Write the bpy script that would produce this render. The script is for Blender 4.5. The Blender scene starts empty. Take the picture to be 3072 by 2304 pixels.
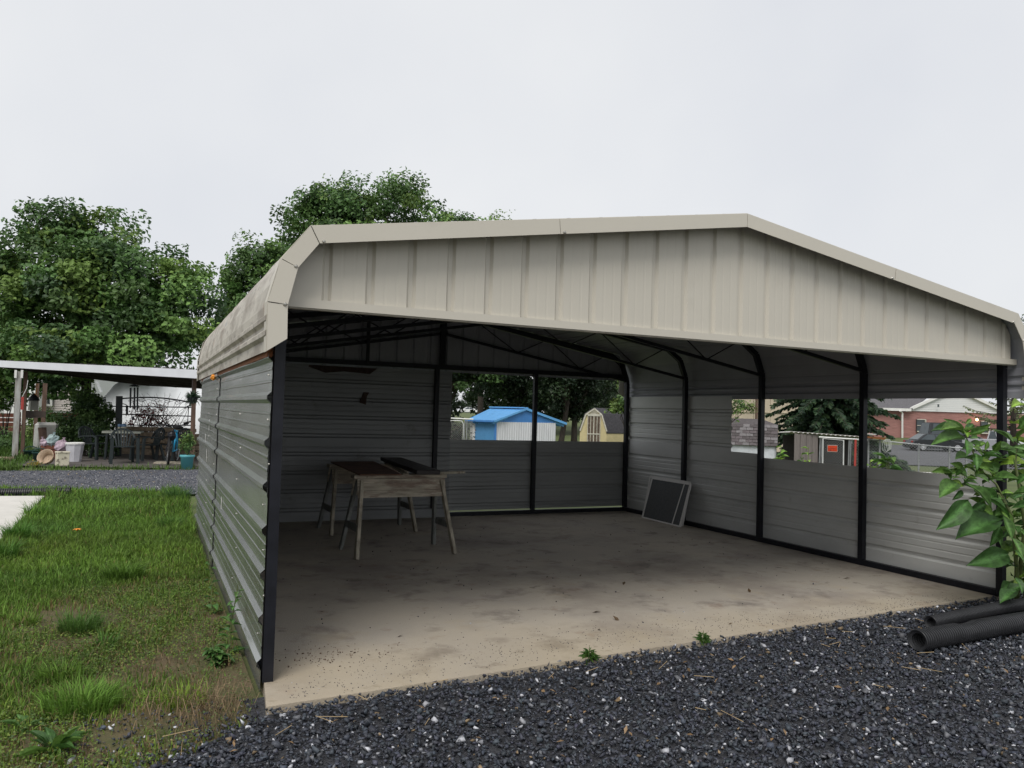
import bpy, bmesh, math, random
import numpy as np
from mathutils import Vector, Matrix, Quaternion
random.seed(7); rng = np.random.default_rng(11)
S = bpy.context.scene; C = S.collection
R = math.radians
# ------------------------------------------------------------------ camera
F_PX = 2345.5
CAM = Vector((-0.6166, -4.4458, 1.5061))
yaw, pitch, roll = 0.4345, 0.0361, 0.0283
fw = Vector((math.sin(yaw)*math.cos(pitch), math.cos(yaw)*math.cos(pitch), math.sin(pitch)))
r0 = Vector((math.cos(yaw), -math.sin(yaw), 0)); u0 = r0.cross(fw)
ri = r0*math.cos(roll) + u0*math.sin(roll); up = -r0*math.sin(roll) + u0*math.cos(roll)
cam = bpy.data.cameras.new('camera'); co = bpy.data.objects.new('camera', cam); C.objects.link(co)
m = Matrix((ri, up, -fw)).transposed().to_4x4(); m.translation = CAM; co.matrix_world = m
cam.sensor_width = 36; cam.lens = 36*F_PX/3072; cam.clip_end = 1500; cam.clip_start = .05
S.camera = co
# ------------------------------------------------------------------ world: overcast sky, one soft sun
SUN_EL, SUN_AZ = 52, 222          # behind the camera, a little to the left
wd = bpy.data.worlds.new('World'); S.world = wd; wd.use_nodes = True
nt = wd.node_tree; nt.nodes.clear(); N = nt.nodes.new; LK = nt.links.new
sky = N('ShaderNodeTexSky'); sky.sky_type = 'NISHITA'; sky.sun_disc = False
sky.sun_elevation = R(SUN_EL); sky.sun_rotation = R(SUN_AZ); sky.air_density = 1; sky.dust_density = 4
tc = N('ShaderNodeTexCoord'); nz = N('ShaderNodeTexNoise'); nz.inputs['Scale'].default_value = 2.2; nz.inputs['Detail'].default_value = 4
LK(tc.outputs['Generated'], nz.inputs['Vector'])
cr = N('ShaderNodeValToRGB'); cr.color_ramp.elements[0].position = .3; cr.color_ramp.elements[1].position = .7
cr.color_ramp.elements[0].color = (.80, .82, .862, 1); cr.color_ramp.elements[1].color = (.915, .925, .935, 1)
LK(nz.outputs['Fac'], cr.inputs['Fac'])
sc_ = N('ShaderNodeVectorMath'); sc_.operation = 'SCALE'; sc_.inputs['Scale'].default_value = 6.75
LK(cr.outputs['Color'], sc_.inputs[0])
mx = N('ShaderNodeMix'); mx.data_type = 'RGBA'; mx.inputs['Factor'].default_value = .93
LK(sky.outputs['Color'], mx.inputs['A']); LK(sc_.outputs['Vector'], mx.inputs['B'])
bg = N('ShaderNodeBackground'); bg.inputs['Strength'].default_value = .1
LK(mx.outputs['Result'], bg.inputs['Color']); wo = N('ShaderNodeOutputWorld'); LK(bg.outputs['Background'], wo.inputs['Surface'])
sl = bpy.data.lights.new('sun', 'SUN'); sl.energy = 1.5; sl.angle = R(30); sl.color = (1, .965, .91)
so = bpy.data.objects.new('sun', sl); C.objects.link(so)
az, el = R(SUN_AZ), R(SUN_EL)
so.rotation_euler = Vector((math.sin(az)*math.cos(el), math.cos(az)*math.cos(el), math.sin(el))).to_track_quat('Z', 'Y').to_euler()
S.view_settings.view_transform = 'Standard'; S.view_settings.look = 'None'; S.view_settings.gamma = 1
S.view_settings.exposure = .52
S.view_settings.use_curve_mapping = False
S.render.engine = 'CYCLES'; S.cycles.max_bounces = 8; S.cycles.use_denoising = True

# ------------------------------------------------------------------ layout helpers
def ray(px, py): return fw + ri*((px-1536)/F_PX) + up*((1152-py)/F_PX)
def at(px, py, d): return CAM + ray(px, py)*d
def smooth(a, b, t):
    t = np.clip((t-a)/(b-a), 0, 1); return t*t*(3-2*t)
def gz(x, y):
    """terrain height: level by the carport, falling gently away behind and to the right, rising far behind"""
    d = (x-CAM.x)*fw.x + (y-CAM.y)*fw.y
    w = smooth(2.5, 8, x - .12*np.maximum(y-8, 0))
    s = (-.0139*np.clip(d-12, 0, 54) + .042*np.clip(d-65, 0, 20))*w
    return s + smooth(62, 100, d)*.95*smooth(.1, .3, 1-x/(np.abs(y)+20))
def gzf(x, y): return float(gz(np.float64(x), np.float64(y)))
def gnd(px, d):
    p = at(px, 1250, d); return Vector((p.x, p.y, gzf(p.x, p.y)))
class MB:
    def __init__(s): s.v = []; s.f = []
    def add(s, vs, fs):
        b = len(s.v); s.v += [tuple(x) for x in vs]; s.f += [tuple(i+b for i in q) for q in fs]; return s
    def box(s, x0, x1, y0, y1, z0, z1):
        return s.add([(x0,y0,z0),(x1,y0,z0),(x1,y1,z0),(x0,y1,z0),(x0,y0,z1),(x1,y0,z1),(x1,y1,z1),(x0,y1,z1)],
            [(3,2,1,0),(4,5,6,7),(0,1,5,4),(1,2,6,5),(2,3,7,6),(3,0,4,7)])
    def cbox(s, c, sx, sy, sz, rz=0, taper=1):
        cs, sn = math.cos(rz), math.sin(rz); vs = []
        for k, z in ((1, -sz/2), (taper, sz/2)):
            for x, y in ((-1,-1),(1,-1),(1,1),(-1,1)):
                X, Y = x*sx/2*k, y*sy/2*k; vs.append((c[0]+X*cs-Y*sn, c[1]+X*sn+Y*cs, c[2]+z))
        return s.add(vs, [(3,2,1,0),(4,5,6,7),(0,1,5,4),(1,2,6,5),(2,3,7,6),(3,0,4,7)])
    def bar(s, p, q, w, h=None, upv=(0,0,1)):
        p, q = Vector(p), Vector(q); h = h or w; d = (q-p).normalized(); U = Vector(upv)
        if abs(d.dot(U)) > .98: U = Vector((0,1,0))
        a = d.cross(U).normalized()*w/2; b = a.cross(d).normalized()*h/2
        return s.add([p-a-b, p+a-b, p+a+b, p-a+b, q-a-b, q+a-b, q+a+b, q-a+b],
            [(3,2,1,0),(4,5,6,7),(0,1,5,4),(1,2,6,5),(2,3,7,6),(3,0,4,7)])
    def tube(s, pts, r, n=6, cap=True):
        pts = [Vector(p) for p in pts]; rs = r if isinstance(r, (list, tuple)) else [r]*len(pts); vs = []; fs = []
        ref = None
        for i, p in enumerate(pts):
            d = (pts[min(i+1, len(pts)-1)] - pts[max(i-1, 0)]).normalized()
            if ref is None: ref = Vector((0,0,1)) if abs(d.z) < .9 else Vector((0,1,0))
            a = d.cross(ref)
            if a.length < 1e-3: a = d.orthogonal()
            a.normalize(); b = a.cross(d).normalized()
            for k in range(n):
                t = 2*math.pi*k/n; vs.append(p + (a*math.cos(t)+b*math.sin(t))*rs[i])
        for i in range(len(pts)-1):
            for k in range(n):
                fs.append((i*n+k, i*n+(k+1)%n, (i+1)*n+(k+1)%n, (i+1)*n+k))
        if cap: fs += [tuple(range(n-1, -1, -1)), tuple((len(pts)-1)*n+k for k in range(n))]
        return s.add(vs, fs)
    def prism(s, poly, vec):
        n = len(poly); vec = Vector(vec); P = [Vector(p) for p in poly]
        return s.add(P+[p+vec for p in P], [tuple(range(n-1,-1,-1)), tuple(range(n, 2*n))]+[(k, (k+1)%n, n+(k+1)%n, n+k) for k in range(n)])
    def sheet(s, prof, o, ds, dn, vec, th=.002):
        """folded sheet: profile (s, h) swept along vec, with a thickness"""
        o, ds, dn, vec = Vector(o), Vector(ds), Vector(dn), Vector(vec); n = len(prof)
        A = [o+ds*a+dn*b for a, b in prof]; B = [p-dn*th for p in A]
        fs = []
        for k in range(n-1): fs += [(k, k+1, n+k+1, n+k), (2*n+k+1, 2*n+k, 3*n+k, 3*n+k+1), (k+1, k, 2*n+k, 2*n+k+1), (n+k, n+k+1, 3*n+k+1, 3*n+k)]
        fs += [(0, n, 3*n, 2*n), (n-1, 3*n-1, 4*n-1, 2*n-1)]
        return s.add(A+[p+vec for p in A]+B+[p+vec for p in B], fs)
    def lathe(s, c, prof, n=16, sx=1, sy=1):
        vs = []; fs = []
        for r_, z in prof:
            for k in range(n): vs.append((c[0]+r_*math.cos(2*math.pi*k/n)*sx, c[1]+r_*math.sin(2*math.pi*k/n)*sy, c[2]+z))
        for i in range(len(prof)-1):
            for k in range(n): fs.append((i*n+k, i*n+(k+1)%n, (i+1)*n+(k+1)%n, (i+1)*n+k))
        return s.add(vs, fs)
    def ball(s, c, rx, ry=None, rz=None, n=10, m_=6, jit=0, rnd=random):
        ry = ry or rx; rz = rz or rx
        prof = [(math.sin(math.pi*i/m_), -math.cos(math.pi*i/m_)) for i in range(m_+1)]; b = len(s.v)
        s.lathe((0,0,0), [(max(p[0], .02), p[1]) for p in prof], n)
        for i in range(b, len(s.v)):
            x, y, z = s.v[i]; k = 1+rnd.uniform(-jit, jit); s.v[i] = (c[0]+x*rx*k, c[1]+y*ry*k, c[2]+z*rz*k)
        return s
    def mesh(s, name, off=(0,0,0)):
        me = bpy.data.meshes.new(name); o = Vector(off)
        me.from_pydata([(x-o.x, y-o.y, z-o.z) for x, y, z in s.v], [], s.f); return me
def root_loc(p):
    while p.parent: p = p.parent
    return Vector(p.location)
def build(mb, name, mat, parent=None, smooth_=False, label=None, kind=None, bevel=0, back=None):
    off = root_loc(parent) if parent else Vector((0,0,0))
    me = mb.mesh(name, off)
    o = bpy.data.objects.new(name, me); C.objects.link(o); me.materials.append(mat)
    if smooth_: me.polygons.foreach_set('use_smooth', [True]*len(me.polygons))
    if parent: o.parent = parent
    if label: o['label'] = label
    if kind: o['kind'] = kind
    if back:                    # the other face of a sheet: (material, every nth face, which)
        me.materials.append(back[0])
        for p in me.polygons:
            if p.index % back[1] == back[2]: p.material_index = 1
    if bevel:
        bm = bmesh.new(); bm.from_mesh(me); bmesh.ops.bevel(bm, geom=bm.edges[:], offset=bevel, segments=1, affect='EDGES', clamp_overlap=True); bm.to_mesh(me); bm.free()
    return o
def tag(o, label, cat, group=None):
    o['label'] = label; o['category'] = cat
    if group: o['group'] = group
    return o
def thing(name, label, cat, loc=(0,0,0), group=None):
    o = bpy.data.objects.new(name, None); C.objects.link(o); o.location = loc; o.empty_display_size = .2
    return tag(o, label, cat, group)
def solo(mb, name, label, cat, mat, group=None, **k): return tag(build(mb, name, mat, **k), label, cat, group)
def struct(mb, name, mat, **k): return build(mb, name, mat, kind='structure', **k)
def piece(me, name, loc, parent, rot=None, scale=None, mat4=None):
    o = bpy.data.objects.new(name, me); C.objects.link(o); o.parent = parent
    if mat4 is not None:
        q = mat4.copy(); q.translation = q.translation - root_loc(parent); o.matrix_local = q
    else:
        o.location = Vector(loc)-root_loc(parent)
        if rot: o.rotation_euler = rot
        if scale: o.scale = scale
    return o
def copy_tree(o, parent=None):
    c = o.copy(); C.objects.link(c); c.parent = parent
    for ch in list(o.children): copy_tree(ch, c)
    return c
# ------------------------------------------------------------------ materials
MATS = {}
def M(name, col, rough=.6, metal=0, var=.12, scale=6, col2=None, bump=0, bscale=60, stretch=(1,1,1), attr=False, spec=.4,
      spots=None, trans=0, lo=.35, hi=.65, emit=None, grain=0):
    if name in MATS: return MATS[name]
    mt = bpy.data.materials.new(name); mt.use_nodes = True; t = mt.node_tree; n = t.nodes; l = t.links.new
    b = n['Principled BSDF']; b.inputs['Roughness'].default_value = rough; b.inputs['Metallic'].default_value = metal
    b.inputs['Specular IOR Level'].default_value = spec
    tc = n.new('ShaderNodeTexCoord'); mp = n.new('ShaderNodeMapping'); mp.inputs['Scale'].default_value = stretch
    l(tc.outputs['Object'], mp.inputs['Vector'])
    nz = n.new('ShaderNodeTexNoise'); nz.inputs['Scale'].default_value = scale; nz.inputs['Detail'].default_value = 6; nz.inputs['Roughness'].default_value = .6
    l(mp.outputs['Vector'], nz.inputs['Vector'])
    rp = n.new('ShaderNodeValToRGB'); e = rp.color_ramp.elements; e[0].position = lo; e[1].position = hi
    c1 = tuple(c*(1-var) for c in col); c2 = col2 or tuple(min(1, c*(1+var)) for c in col)
    e[0].color = (*(c1 if not col2 else col), 1); e[1].color = (*c2, 1); l(nz.outputs['Fac'], rp.inputs['Fac'])
    out = rp.outputs['Color']
    def mixc(a, fac, c, blend='MIX'):
        mm = n.new('ShaderNodeMix'); mm.data_type = 'RGBA'; mm.blend_type = blend
        l(a, mm.inputs['A'])
        if isinstance(fac, float): mm.inputs['Factor'].default_value = fac
        else: l(fac, mm.inputs['Factor'])
        if isinstance(c, tuple): mm.inputs['B'].default_value = (*c, 1)
        else: l(c, mm.inputs['B'])
        return mm.outputs['Result']
    for sp in spots or []:        # (scale, low, high, colour, strength, stretch)
        z = n.new('ShaderNodeTexNoise'); z.inputs['Scale'].default_value = sp[0]; z.inputs['Detail'].default_value = 5; z.inputs['Roughness'].default_value = .65
        mp2 = n.new('ShaderNodeMapping'); mp2.inputs['Scale'].default_value = sp[5] if len(sp) > 5 else (1,1,1); mp2.inputs['Location'].default_value = (sp[0], 3.1, 1.7)
        l(tc.outputs['Object'], mp2.inputs['Vector']); l(mp2.outputs['Vector'], z.inputs['Vector'])
        mr = n.new('ShaderNodeMapRange'); mr.inputs['From Min'].default_value = sp[1]; mr.inputs['From Max'].default_value = sp[2]; mr.inputs['To Max'].default_value = sp[4]
        l(z.outputs['Fac'], mr.inputs['Value']); out = mixc(out, mr.outputs['Result'], sp[3])
    if grain:
        g = n.new('ShaderNodeTexNoise'); g.inputs['Scale'].default_value = 220; g.inputs['Detail'].default_value = 2
        l(tc.outputs['Object'], g.inputs['Vector']); mr = n.new('ShaderNodeMapRange'); mr.inputs['From Min'].default_value = .3; mr.inputs['From Max'].default_value = .7
        mr.inputs['To Min'].default_value = 1-grain; mr.inputs['To Max'].default_value = 1+grain; l(g.outputs['Fac'], mr.inputs['Value'])
        cx = n.new('ShaderNodeCombineColor'); [l(mr.outputs['Result'], cx.inputs[i]) for i in range(3)]
        out = mixc(out, 1.0, cx.outputs['Color'], 'MULTIPLY')
    if attr:
        va = n.new('ShaderNodeVertexColor'); va.layer_name = 'Col'; out = mixc(out, 1.0, va.outputs['Color'], 'MULTIPLY')
    l(out, b.inputs['Base Color'])
    if bump:
        bz = n.new('ShaderNodeTexNoise'); bz.inputs['Scale'].default_value = bscale; bz.inputs['Detail'].default_value = 4
        l(mp.outputs['Vector'], bz.inputs['Vector'])
        bp = n.new('ShaderNodeBump'); bp.inputs['Strength'].default_value = bump; bp.inputs['Distance'].default_value = .02
        l(bz.outputs['Fac'], bp.inputs['Height']); l(bp.outputs['Normal'], b.inputs['Normal'])
    if emit:
        b.inputs['Emission Color'].default_value = (*col, 1); b.inputs['Emission Strength'].default_value = emit
    if trans:
        tr = n.new('ShaderNodeBsdfTranslucent'); l(out, tr.inputs['Color']); ms = n.new('ShaderNodeMixShader'); ms.inputs['Fac'].default_value = trans
        l(b.outputs['BSDF'], ms.inputs[1]); l(tr.outputs['BSDF'], ms.inputs[2]); l(ms.outputs['Shader'], n['Material Output'].inputs['Surface'])
    MATS[name] = mt; return mt
m_beige = M('painted steel, sandstone', (.55,.52,.45), .40, 0, .02, 1.0, spots=[(14,.68,.78,(.33,.30,.25),.3), (1.7,.6,.75,(.43,.40,.34),.4)])
m_beige_old = M('weathered sandstone steel', (.47,.44,.385), .5, 0, .08, 3, grain=.05, spots=[(5,.46,.6,(.24,.205,.17),.75,(1,.35,1)), (18,.58,.66,(.12,.1,.09),.8,(1,.5,1)), (7,.6,.7,(.33,.2,.12),.5)])
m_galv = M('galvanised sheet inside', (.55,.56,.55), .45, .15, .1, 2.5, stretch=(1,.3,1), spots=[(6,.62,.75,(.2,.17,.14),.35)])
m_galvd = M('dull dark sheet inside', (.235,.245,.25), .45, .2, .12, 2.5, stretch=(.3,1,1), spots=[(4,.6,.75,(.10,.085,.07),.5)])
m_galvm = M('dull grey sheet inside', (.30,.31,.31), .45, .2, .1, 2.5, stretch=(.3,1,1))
m_backer = M('grey roof backing', (.33,.335,.37), .5, .1, .07, 2)
m_galv_out = M('galvanised sheet outside', (.37,.38,.375), .27, .78, .14, 3, stretch=(1,.25,1), spots=[(2.5,.55,.75,(.22,.22,.19),.5), (30,.7,.75,(.6,.6,.6),.5)])
m_black = M('black steel tube', (.012,.013,.018), .45, .2, .25, 9, spec=.35)
m_rust = M('rusty steel', (.16,.055,.02), .8, .1, .4, 30, col2=(.24,.09,.03), bump=.4)
m_rustd = M('dull rust stain', (.055,.035,.028), .9, 0, .4, 25)
m_screw = M('bright screw heads', (.42,.41,.38), .35, .7, .05)
m_conc = M('carport slab concrete', (.435,.39,.325), .8, 0, 0, 1.1, col2=(.375,.34,.295), bump=.25, bscale=90, lo=.38, hi=.66, grain=.10,
    spots=[(.7,.5,.66,(.17,.14,.125),.55), (2.3,.55,.7,(.12,.10,.09),.65), (3.7,.6,.72,(.20,.12,.085),.45), (5,.63,.72,(.085,.07,.062),.7), (60,.64,.72,(.06,.05,.045),.6), (1.6,.6,.72,(.40,.335,.24),.45), (9,.66,.74,(.42,.37,.28),.35)])
def front_tint(mt):  # mixes a yellower tan into the colour towards the front edge, broken by noise
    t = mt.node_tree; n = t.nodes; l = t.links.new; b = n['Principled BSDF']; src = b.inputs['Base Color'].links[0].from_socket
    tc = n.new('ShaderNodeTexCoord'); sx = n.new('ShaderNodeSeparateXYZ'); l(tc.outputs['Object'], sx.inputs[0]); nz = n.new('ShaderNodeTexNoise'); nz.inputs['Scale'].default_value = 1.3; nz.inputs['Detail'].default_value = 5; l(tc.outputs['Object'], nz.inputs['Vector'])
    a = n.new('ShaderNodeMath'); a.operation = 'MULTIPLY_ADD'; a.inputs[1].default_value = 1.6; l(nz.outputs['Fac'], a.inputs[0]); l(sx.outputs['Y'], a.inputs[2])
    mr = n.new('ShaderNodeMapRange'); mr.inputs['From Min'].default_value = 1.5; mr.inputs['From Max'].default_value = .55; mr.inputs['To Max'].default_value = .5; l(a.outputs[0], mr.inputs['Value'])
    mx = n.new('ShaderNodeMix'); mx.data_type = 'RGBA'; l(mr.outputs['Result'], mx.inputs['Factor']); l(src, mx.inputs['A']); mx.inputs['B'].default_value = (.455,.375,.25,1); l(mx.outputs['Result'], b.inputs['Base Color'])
front_tint(m_conc)
m_pad = M('pale pad concrete', (.58,.56,.52), .8, 0, .06, 3, grain=.05, bump=.1)
m_soil = M('lawn soil', (.12,.088,.05), .95, 0, .3, 6, col2=(.075,.08,.03), bump=.6, bscale=40)
m_ground = M('grassy ground', (.075,.105,.032), .95, 0, .3, 1.2, col2=(.105,.125,.045), bump=.4, bscale=20, spots=[(.35,.55,.7,(.12,.115,.06),.6)])
m_grav_base = M('gravel bed', (.02,.021,.026), .9, 0, .4, 60, col2=(.06,.062,.07), bump=.8, bscale=70)
m_lane = M('lane gravel', (.07,.072,.085), .9, 0, .3, 1.2, col2=(.105,.107,.12), bump=.8, bscale=45, grain=.3, spots=[(28,.6,.68,(.025,.026,.032),.8), (33,.66,.7,(.42,.42,.44),.8), (40,.6,.66,(.16,.16,.18),.6)])
m_asph = M('asphalt', (.085,.087,.095), .9, 0, .15, 3, grain=.15)
m_wood = M('weathered sawhorse wood', (.38,.345,.275), .8, 0, .35, 5, stretch=(4,4,1), bump=.2, spots=[(7,.55,.68,(.16,.08,.06),.5), (22,.66,.7,(.04,.03,.03),.7)])
m_woodh = M('weathered wood boards lengthwise', (.42,.375,.30), .8, 0, .3, 5, stretch=(1,5,8), bump=.2, spots=[(3,.52,.66,(.15,.075,.06),.65,(1,3,4)), (22,.66,.7,(.04,.03,.03),.7)])
m_woodg = M('grey green painted wood', (.19,.2,.19), .75, 0, .25, 8, stretch=(3,3,1), bump=.2)
m_ply = M('rusty brown board', (.15,.082,.055), .8, 0, .3, 6, spots=[(4,.5,.65,(.07,.045,.04),.7)])
m_darkwood = M('dark wet plank', (.032,.027,.027), .6, 0, .3, 10, stretch=(1,4,1))
m_pipe = M('black ribbed plastic', (.024,.025,.028), .38, 0, .2, 10, spec=.5)
m_scr = M('grey white screen frame', (.66,.65,.63), .5, 0, .06)
m_mesh = M('dark insect mesh', (.085,.09,.095), .7, 0, .15, 40)
m_leaf = M('pokeweed leaf', (.075,.155,.04), .5, 0, .3, 9, attr=True, trans=.25, spec=.35)
m_leafy = M('young pokeweed leaf', (.2,.32,.05), .45, 0, .2, 9, attr=True, trans=.3)
m_stem = M('plant stem', (.13,.16,.06), .6, 0, .2)
m_fol = M('foliage', (1,1,1), .5, 0, 0, 1, attr=True, trans=.25, spec=.35)
m_grass = M('grass blades', (1,1,1), .55, 0, 0, 1, attr=True, trans=.25, spec=.25)
m_stone = M('gravel stones', (1,1,1), .62, 0, .18, 40, attr=True, spec=.45)
m_bark = M('bark', (.05,.042,.035), .95, 0, .35, 8, stretch=(3,3,.6), bump=.6, bscale=20)
m_white = M('white paint', (.72,.72,.7), .5, 0, .05, 2)
m_fasw = M('white aluminium fascia', (.66,.68,.72), .4, 0, .05, 2)
m_soff = M('dark roof boards', (.055,.045,.042), .8, 0, .25, 5)
m_postold = M('peeling painted post', (.42,.43,.42), .8, 0, .25, 4, stretch=(2,2,.5), col2=(.2,.17,.14))
m_brownp = M('brown post', (.12,.075,.055), .8, 0, .3, 6, stretch=(2,2,.5))
m_chair = M('dark green plastic', (.02,.028,.03), .42, 0, .12, 4)
m_tarp = M('white tarp', (.66,.68,.70), .45, 0, .04, 2, bump=.5, bscale=9)
m_siding = M('white house siding', (.7,.71,.71), .6, 0, .03)
m_pinksid = M('pale pink siding', (.55,.5,.48), .6, 0, .04)
m_glass = M('dark window glass', (.05,.065,.072), .12, 0, .2, 2, spec=.6)
m_brick = M('red brick', (.30,.15,.135), .85, 0, .25, 3, stretch=(.4,.4,8), spots=[(14,.55,.65,(.42,.3,.26),.5,(.3,.3,7))])
m_shing = M('grey shingles', (.115,.112,.12), .9, 0, .3, 12, grain=.15)
m_shing3 = M('black shingles', (.06,.058,.066), .9, 0, .3, 12, grain=.15)
m_shing2 = M('brown grey shingles', (.085,.075,.077), .9, 0, .2, 10, grain=.15)
m_blue = M('bright blue steel', (.13,.37,.70), .38, 0, .06, 3)
m_blued = M('mid blue paint', (.06,.21,.52), .5, 0, .08, 3)
m_corw = M('white ribbed steel', (.58,.59,.62), .5, 0, .08, 4, stretch=(1,1,.3))
m_yel = M('cream yellow paint', (.56,.48,.27), .7, 0, .08, 4)
m_peel = M('peeling brown door wood', (.105,.075,.055), .85, 0, .4, 7, stretch=(3,3,.5), spots=[(16,.58,.64,(.4,.37,.3),.7,(2,2,.4))])
m_trim = M('weathered white trim', (.55,.53,.46), .7, 0, .15, 8, spots=[(16,.6,.66,(.2,.15,.1),.7)])
m_beigeb = M('beige building panels', (.52,.45,.35), .6, 0, .05, 2)
m_brownpipe = M('brown downspout', (.13,.085,.065), .5, 0, .1)
m_wire = M('galvanised fence steel', (.27,.28,.29), .5, .3, .15, 10)
m_greywood = M('grey brown panel', (.16,.14,.135), .8, 0, .15, 8, stretch=(4,4,.4))
m_red = M('red paint', (.35,.05,.04), .6)
m_sign = M('fluorescent orange sign', (.85,.075,.012), .5, 0, .03)
m_ink = M('black ink', (.03,.015,.012), .6)
m_teal = M('teal plastic', (.10,.36,.40), .45, 0, .08)
m_bluebike = M('cyan bike paint', (.03,.35,.62), .3, 0, .05)
m_rub = M('rubber', (.015,.015,.016), .7)
m_tan = M('tan stone', (.36,.28,.2), .85, 0, .25, 7, bump=.4, spots=[(5,.55,.7,(.2,.13,.1),.5)])
m_bagt = M('pale teal bag', (.33,.43,.44), .4, 0, .25, 9, bump=.6, bscale=14)
m_bagp = M('pink bag', (.43,.33,.40), .4, 0, .25, 9, bump=.6, bscale=14)
m_dgreen = M('dark green plastic tub', (.015,.06,.055), .4, 0, .1)
m_cream = M('cream box', (.62,.58,.46), .6, 0, .08, 5, spots=[(9,.55,.6,(.09,.07,.055),.8)])
m_basket = M('tan wicker', (.42,.32,.23), .8, 0, .2, 30)
m_redwood = M('red brown planks', (.19,.07,.045), .8, 0, .25, 6)
m_silver = M('silver car paint', (.50,.51,.53), .3, .3, .03)
m_carblk = M('dark car paint', (.03,.033,.037), .22, .3, .05, spec=.6)
m_carwhite = M('white car paint', (.75,.76,.78), .3, 0, .03)
m_lamp = M('warm lamp glow', (1,.62,.22), .5, emit=9)
m_orange = M('orange', (.75,.28,.03), .5)
m_yelfl = M('yellow flowers', (.5,.36,.03), .7, 0, .3, 20)
m_lid = M('blue lid', (.12,.2,.32), .5)
m_jar = M('jar', (.36,.34,.26), .3, 0, .2, 12)
# ------------------------------------------------------------------ numpy mesh with colours
def npmesh(name, V, faces, cols, mat, parent=None, smooth_=False):
    """V (n,3); faces = list of (k,m) int arrays; cols (n,3) per vertex"""
    off = np.array(root_loc(parent)) if parent else np.zeros(3)
    me = bpy.data.meshes.new(name); me.vertices.add(len(V)); me.vertices.foreach_set('co', (V-off).astype(np.float32).ravel())
    tot = np.concatenate([np.full(len(f), f.shape[1]) for f in faces]); idx = np.concatenate([f.ravel() for f in faces])
    me.loops.add(len(idx)); me.loops.foreach_set('vertex_index', idx.astype(np.int32)); me.polygons.add(len(tot))
    st = np.concatenate([[0], np.cumsum(tot)[:-1]]); me.polygons.foreach_set('loop_start', st.astype(np.int32))
    try: me.polygons.foreach_set('loop_total', tot.astype(np.int32))
    except Exception: pass
    ca = me.color_attributes.new('Col', 'FLOAT_COLOR', 'POINT')
    ca.data.foreach_set('color', np.concatenate([cols, np.ones((len(cols),1))], 1).astype(np.float32).ravel())
    if smooth_: me.polygons.foreach_set('use_smooth', np.ones(len(tot), bool))
    me.update(calc_edges=True); me.materials.append(mat)
    o = bpy.data.objects.new(name, me); C.objects.link(o)
    if parent: o.parent = parent
    return o
def unit(a): return a/np.maximum(np.linalg.norm(a, axis=1, keepdims=True), 1e-9)
def leaf_geo(P, size, nrm, asp=.6, fold=.18):
    """kite-shaped folded leaves at P facing nrm"""
    n = len(P); t = unit(np.cross(nrm, unit(rng.normal(size=(n,3))))); b = np.cross(nrm, t); s = size[:,None]
    a0 = P - t*s*.5; a1 = P + b*s*asp*.5 + nrm*s*fold + t*s*.05*0; a2 = P + t*s*.5; a3 = P - b*s*asp*.5 + nrm*s*fold
    V = np.stack([a0,a1,a2,a3], 1).reshape(-1,3); i = np.arange(n)*4
    return V, np.stack([np.stack([i,i+1,i+2],1), np.stack([i,i+2,i+3],1)], 1).reshape(-1,3)
def crown(parent, blobs, n, size, cols, clusters=None, cr=.5, droop=0, seed=0, shell=.55, name='crown', asp=.62, csq=.7):
    g = np.random.default_rng(seed); blobs = np.array(blobs, float); vol = blobs[:,3]*blobs[:,4]*blobs[:,5]; k = clusters or max(30, n//120)
    bi = g.choice(len(blobs), k, p=vol**.8/(vol**.8).sum()); d = unit(g.normal(size=(k,3))); rad = np.clip(1-np.abs(g.normal(0, 1-shell, k)), .15, 1.05)
    cc = blobs[bi,:3] + d*blobs[bi,3:6]*rad[:,None]
    ccol = np.array(cols)[g.integers(0, len(cols), k)]*g.uniform(.8, 1.2, (k,1)); csize = g.uniform(.6, 1.5, k)*cr
    li = g.integers(0, k, n); off = np.clip(g.normal(size=(n,3)), -1.45, 1.45)*csize[li][:,None]*np.array([.62,.62,.62*csq])
    P = cc[li] + off; P[:,2] -= droop*np.abs(g.normal(size=n))*csize[li]
    out = unit(P-blobs[bi[li],:3]); nr = unit(out*.6 + np.array([0,0,.7]) + g.normal(size=(n,3))*.6)
    V, Fc = leaf_geo(P, size*g.uniform(.6,1.3,n), nr, asp)
    cl = ccol[li]*g.uniform(.75,1.28,(n,1)); o = npmesh(name, V, [Fc], np.repeat(cl, 4, 0), m_fol, parent)
    return o, cc
def limbs(parent, base, cc, r, hfork, n=14, seed=0, lean=(0,0), name='trunk', twigs=0):
    g = random.Random(seed); mb = MB(); b = Vector(base); fk = b + Vector((lean[0], lean[1], hfork))
    mb.tube([b - Vector((0,0,.2)), b+(fk-b)*.15, b+(fk-b)*.5, fk], [r*1.5, r*1.08, r*.92, r*.8], 9)
    idx = g.sample(range(len(cc)), min(n, len(cc)))
    for k, i in enumerate(idx):
        t = Vector(cc[i]); s = b+(fk-b)*g.uniform(.55, 1); mid = s.lerp(t, .5) + Vector((g.uniform(-.3,.3), g.uniform(-.3,.3), g.uniform(0,.5)))
        mb.tube([s, s.lerp(mid,.5)+Vector((0,0,.1)), mid, mid.lerp(t,.6), t], [r*.5, r*.38, r*.26, r*.15, r*.06], 6, False)
        for _ in range(twigs):
            j = min(range(len(cc)), key=lambda q: (Vector(cc[q])-t).length + g.uniform(0, 1.5)); q = Vector(cc[j])
            if j != i: mb.tube([mid, mid.lerp(q,.5)+Vector((0,0,.15)), q], [r*.14, r*.09, r*.03], 4, False)
    return build(mb, name, m_bark, parent, True)
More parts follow.
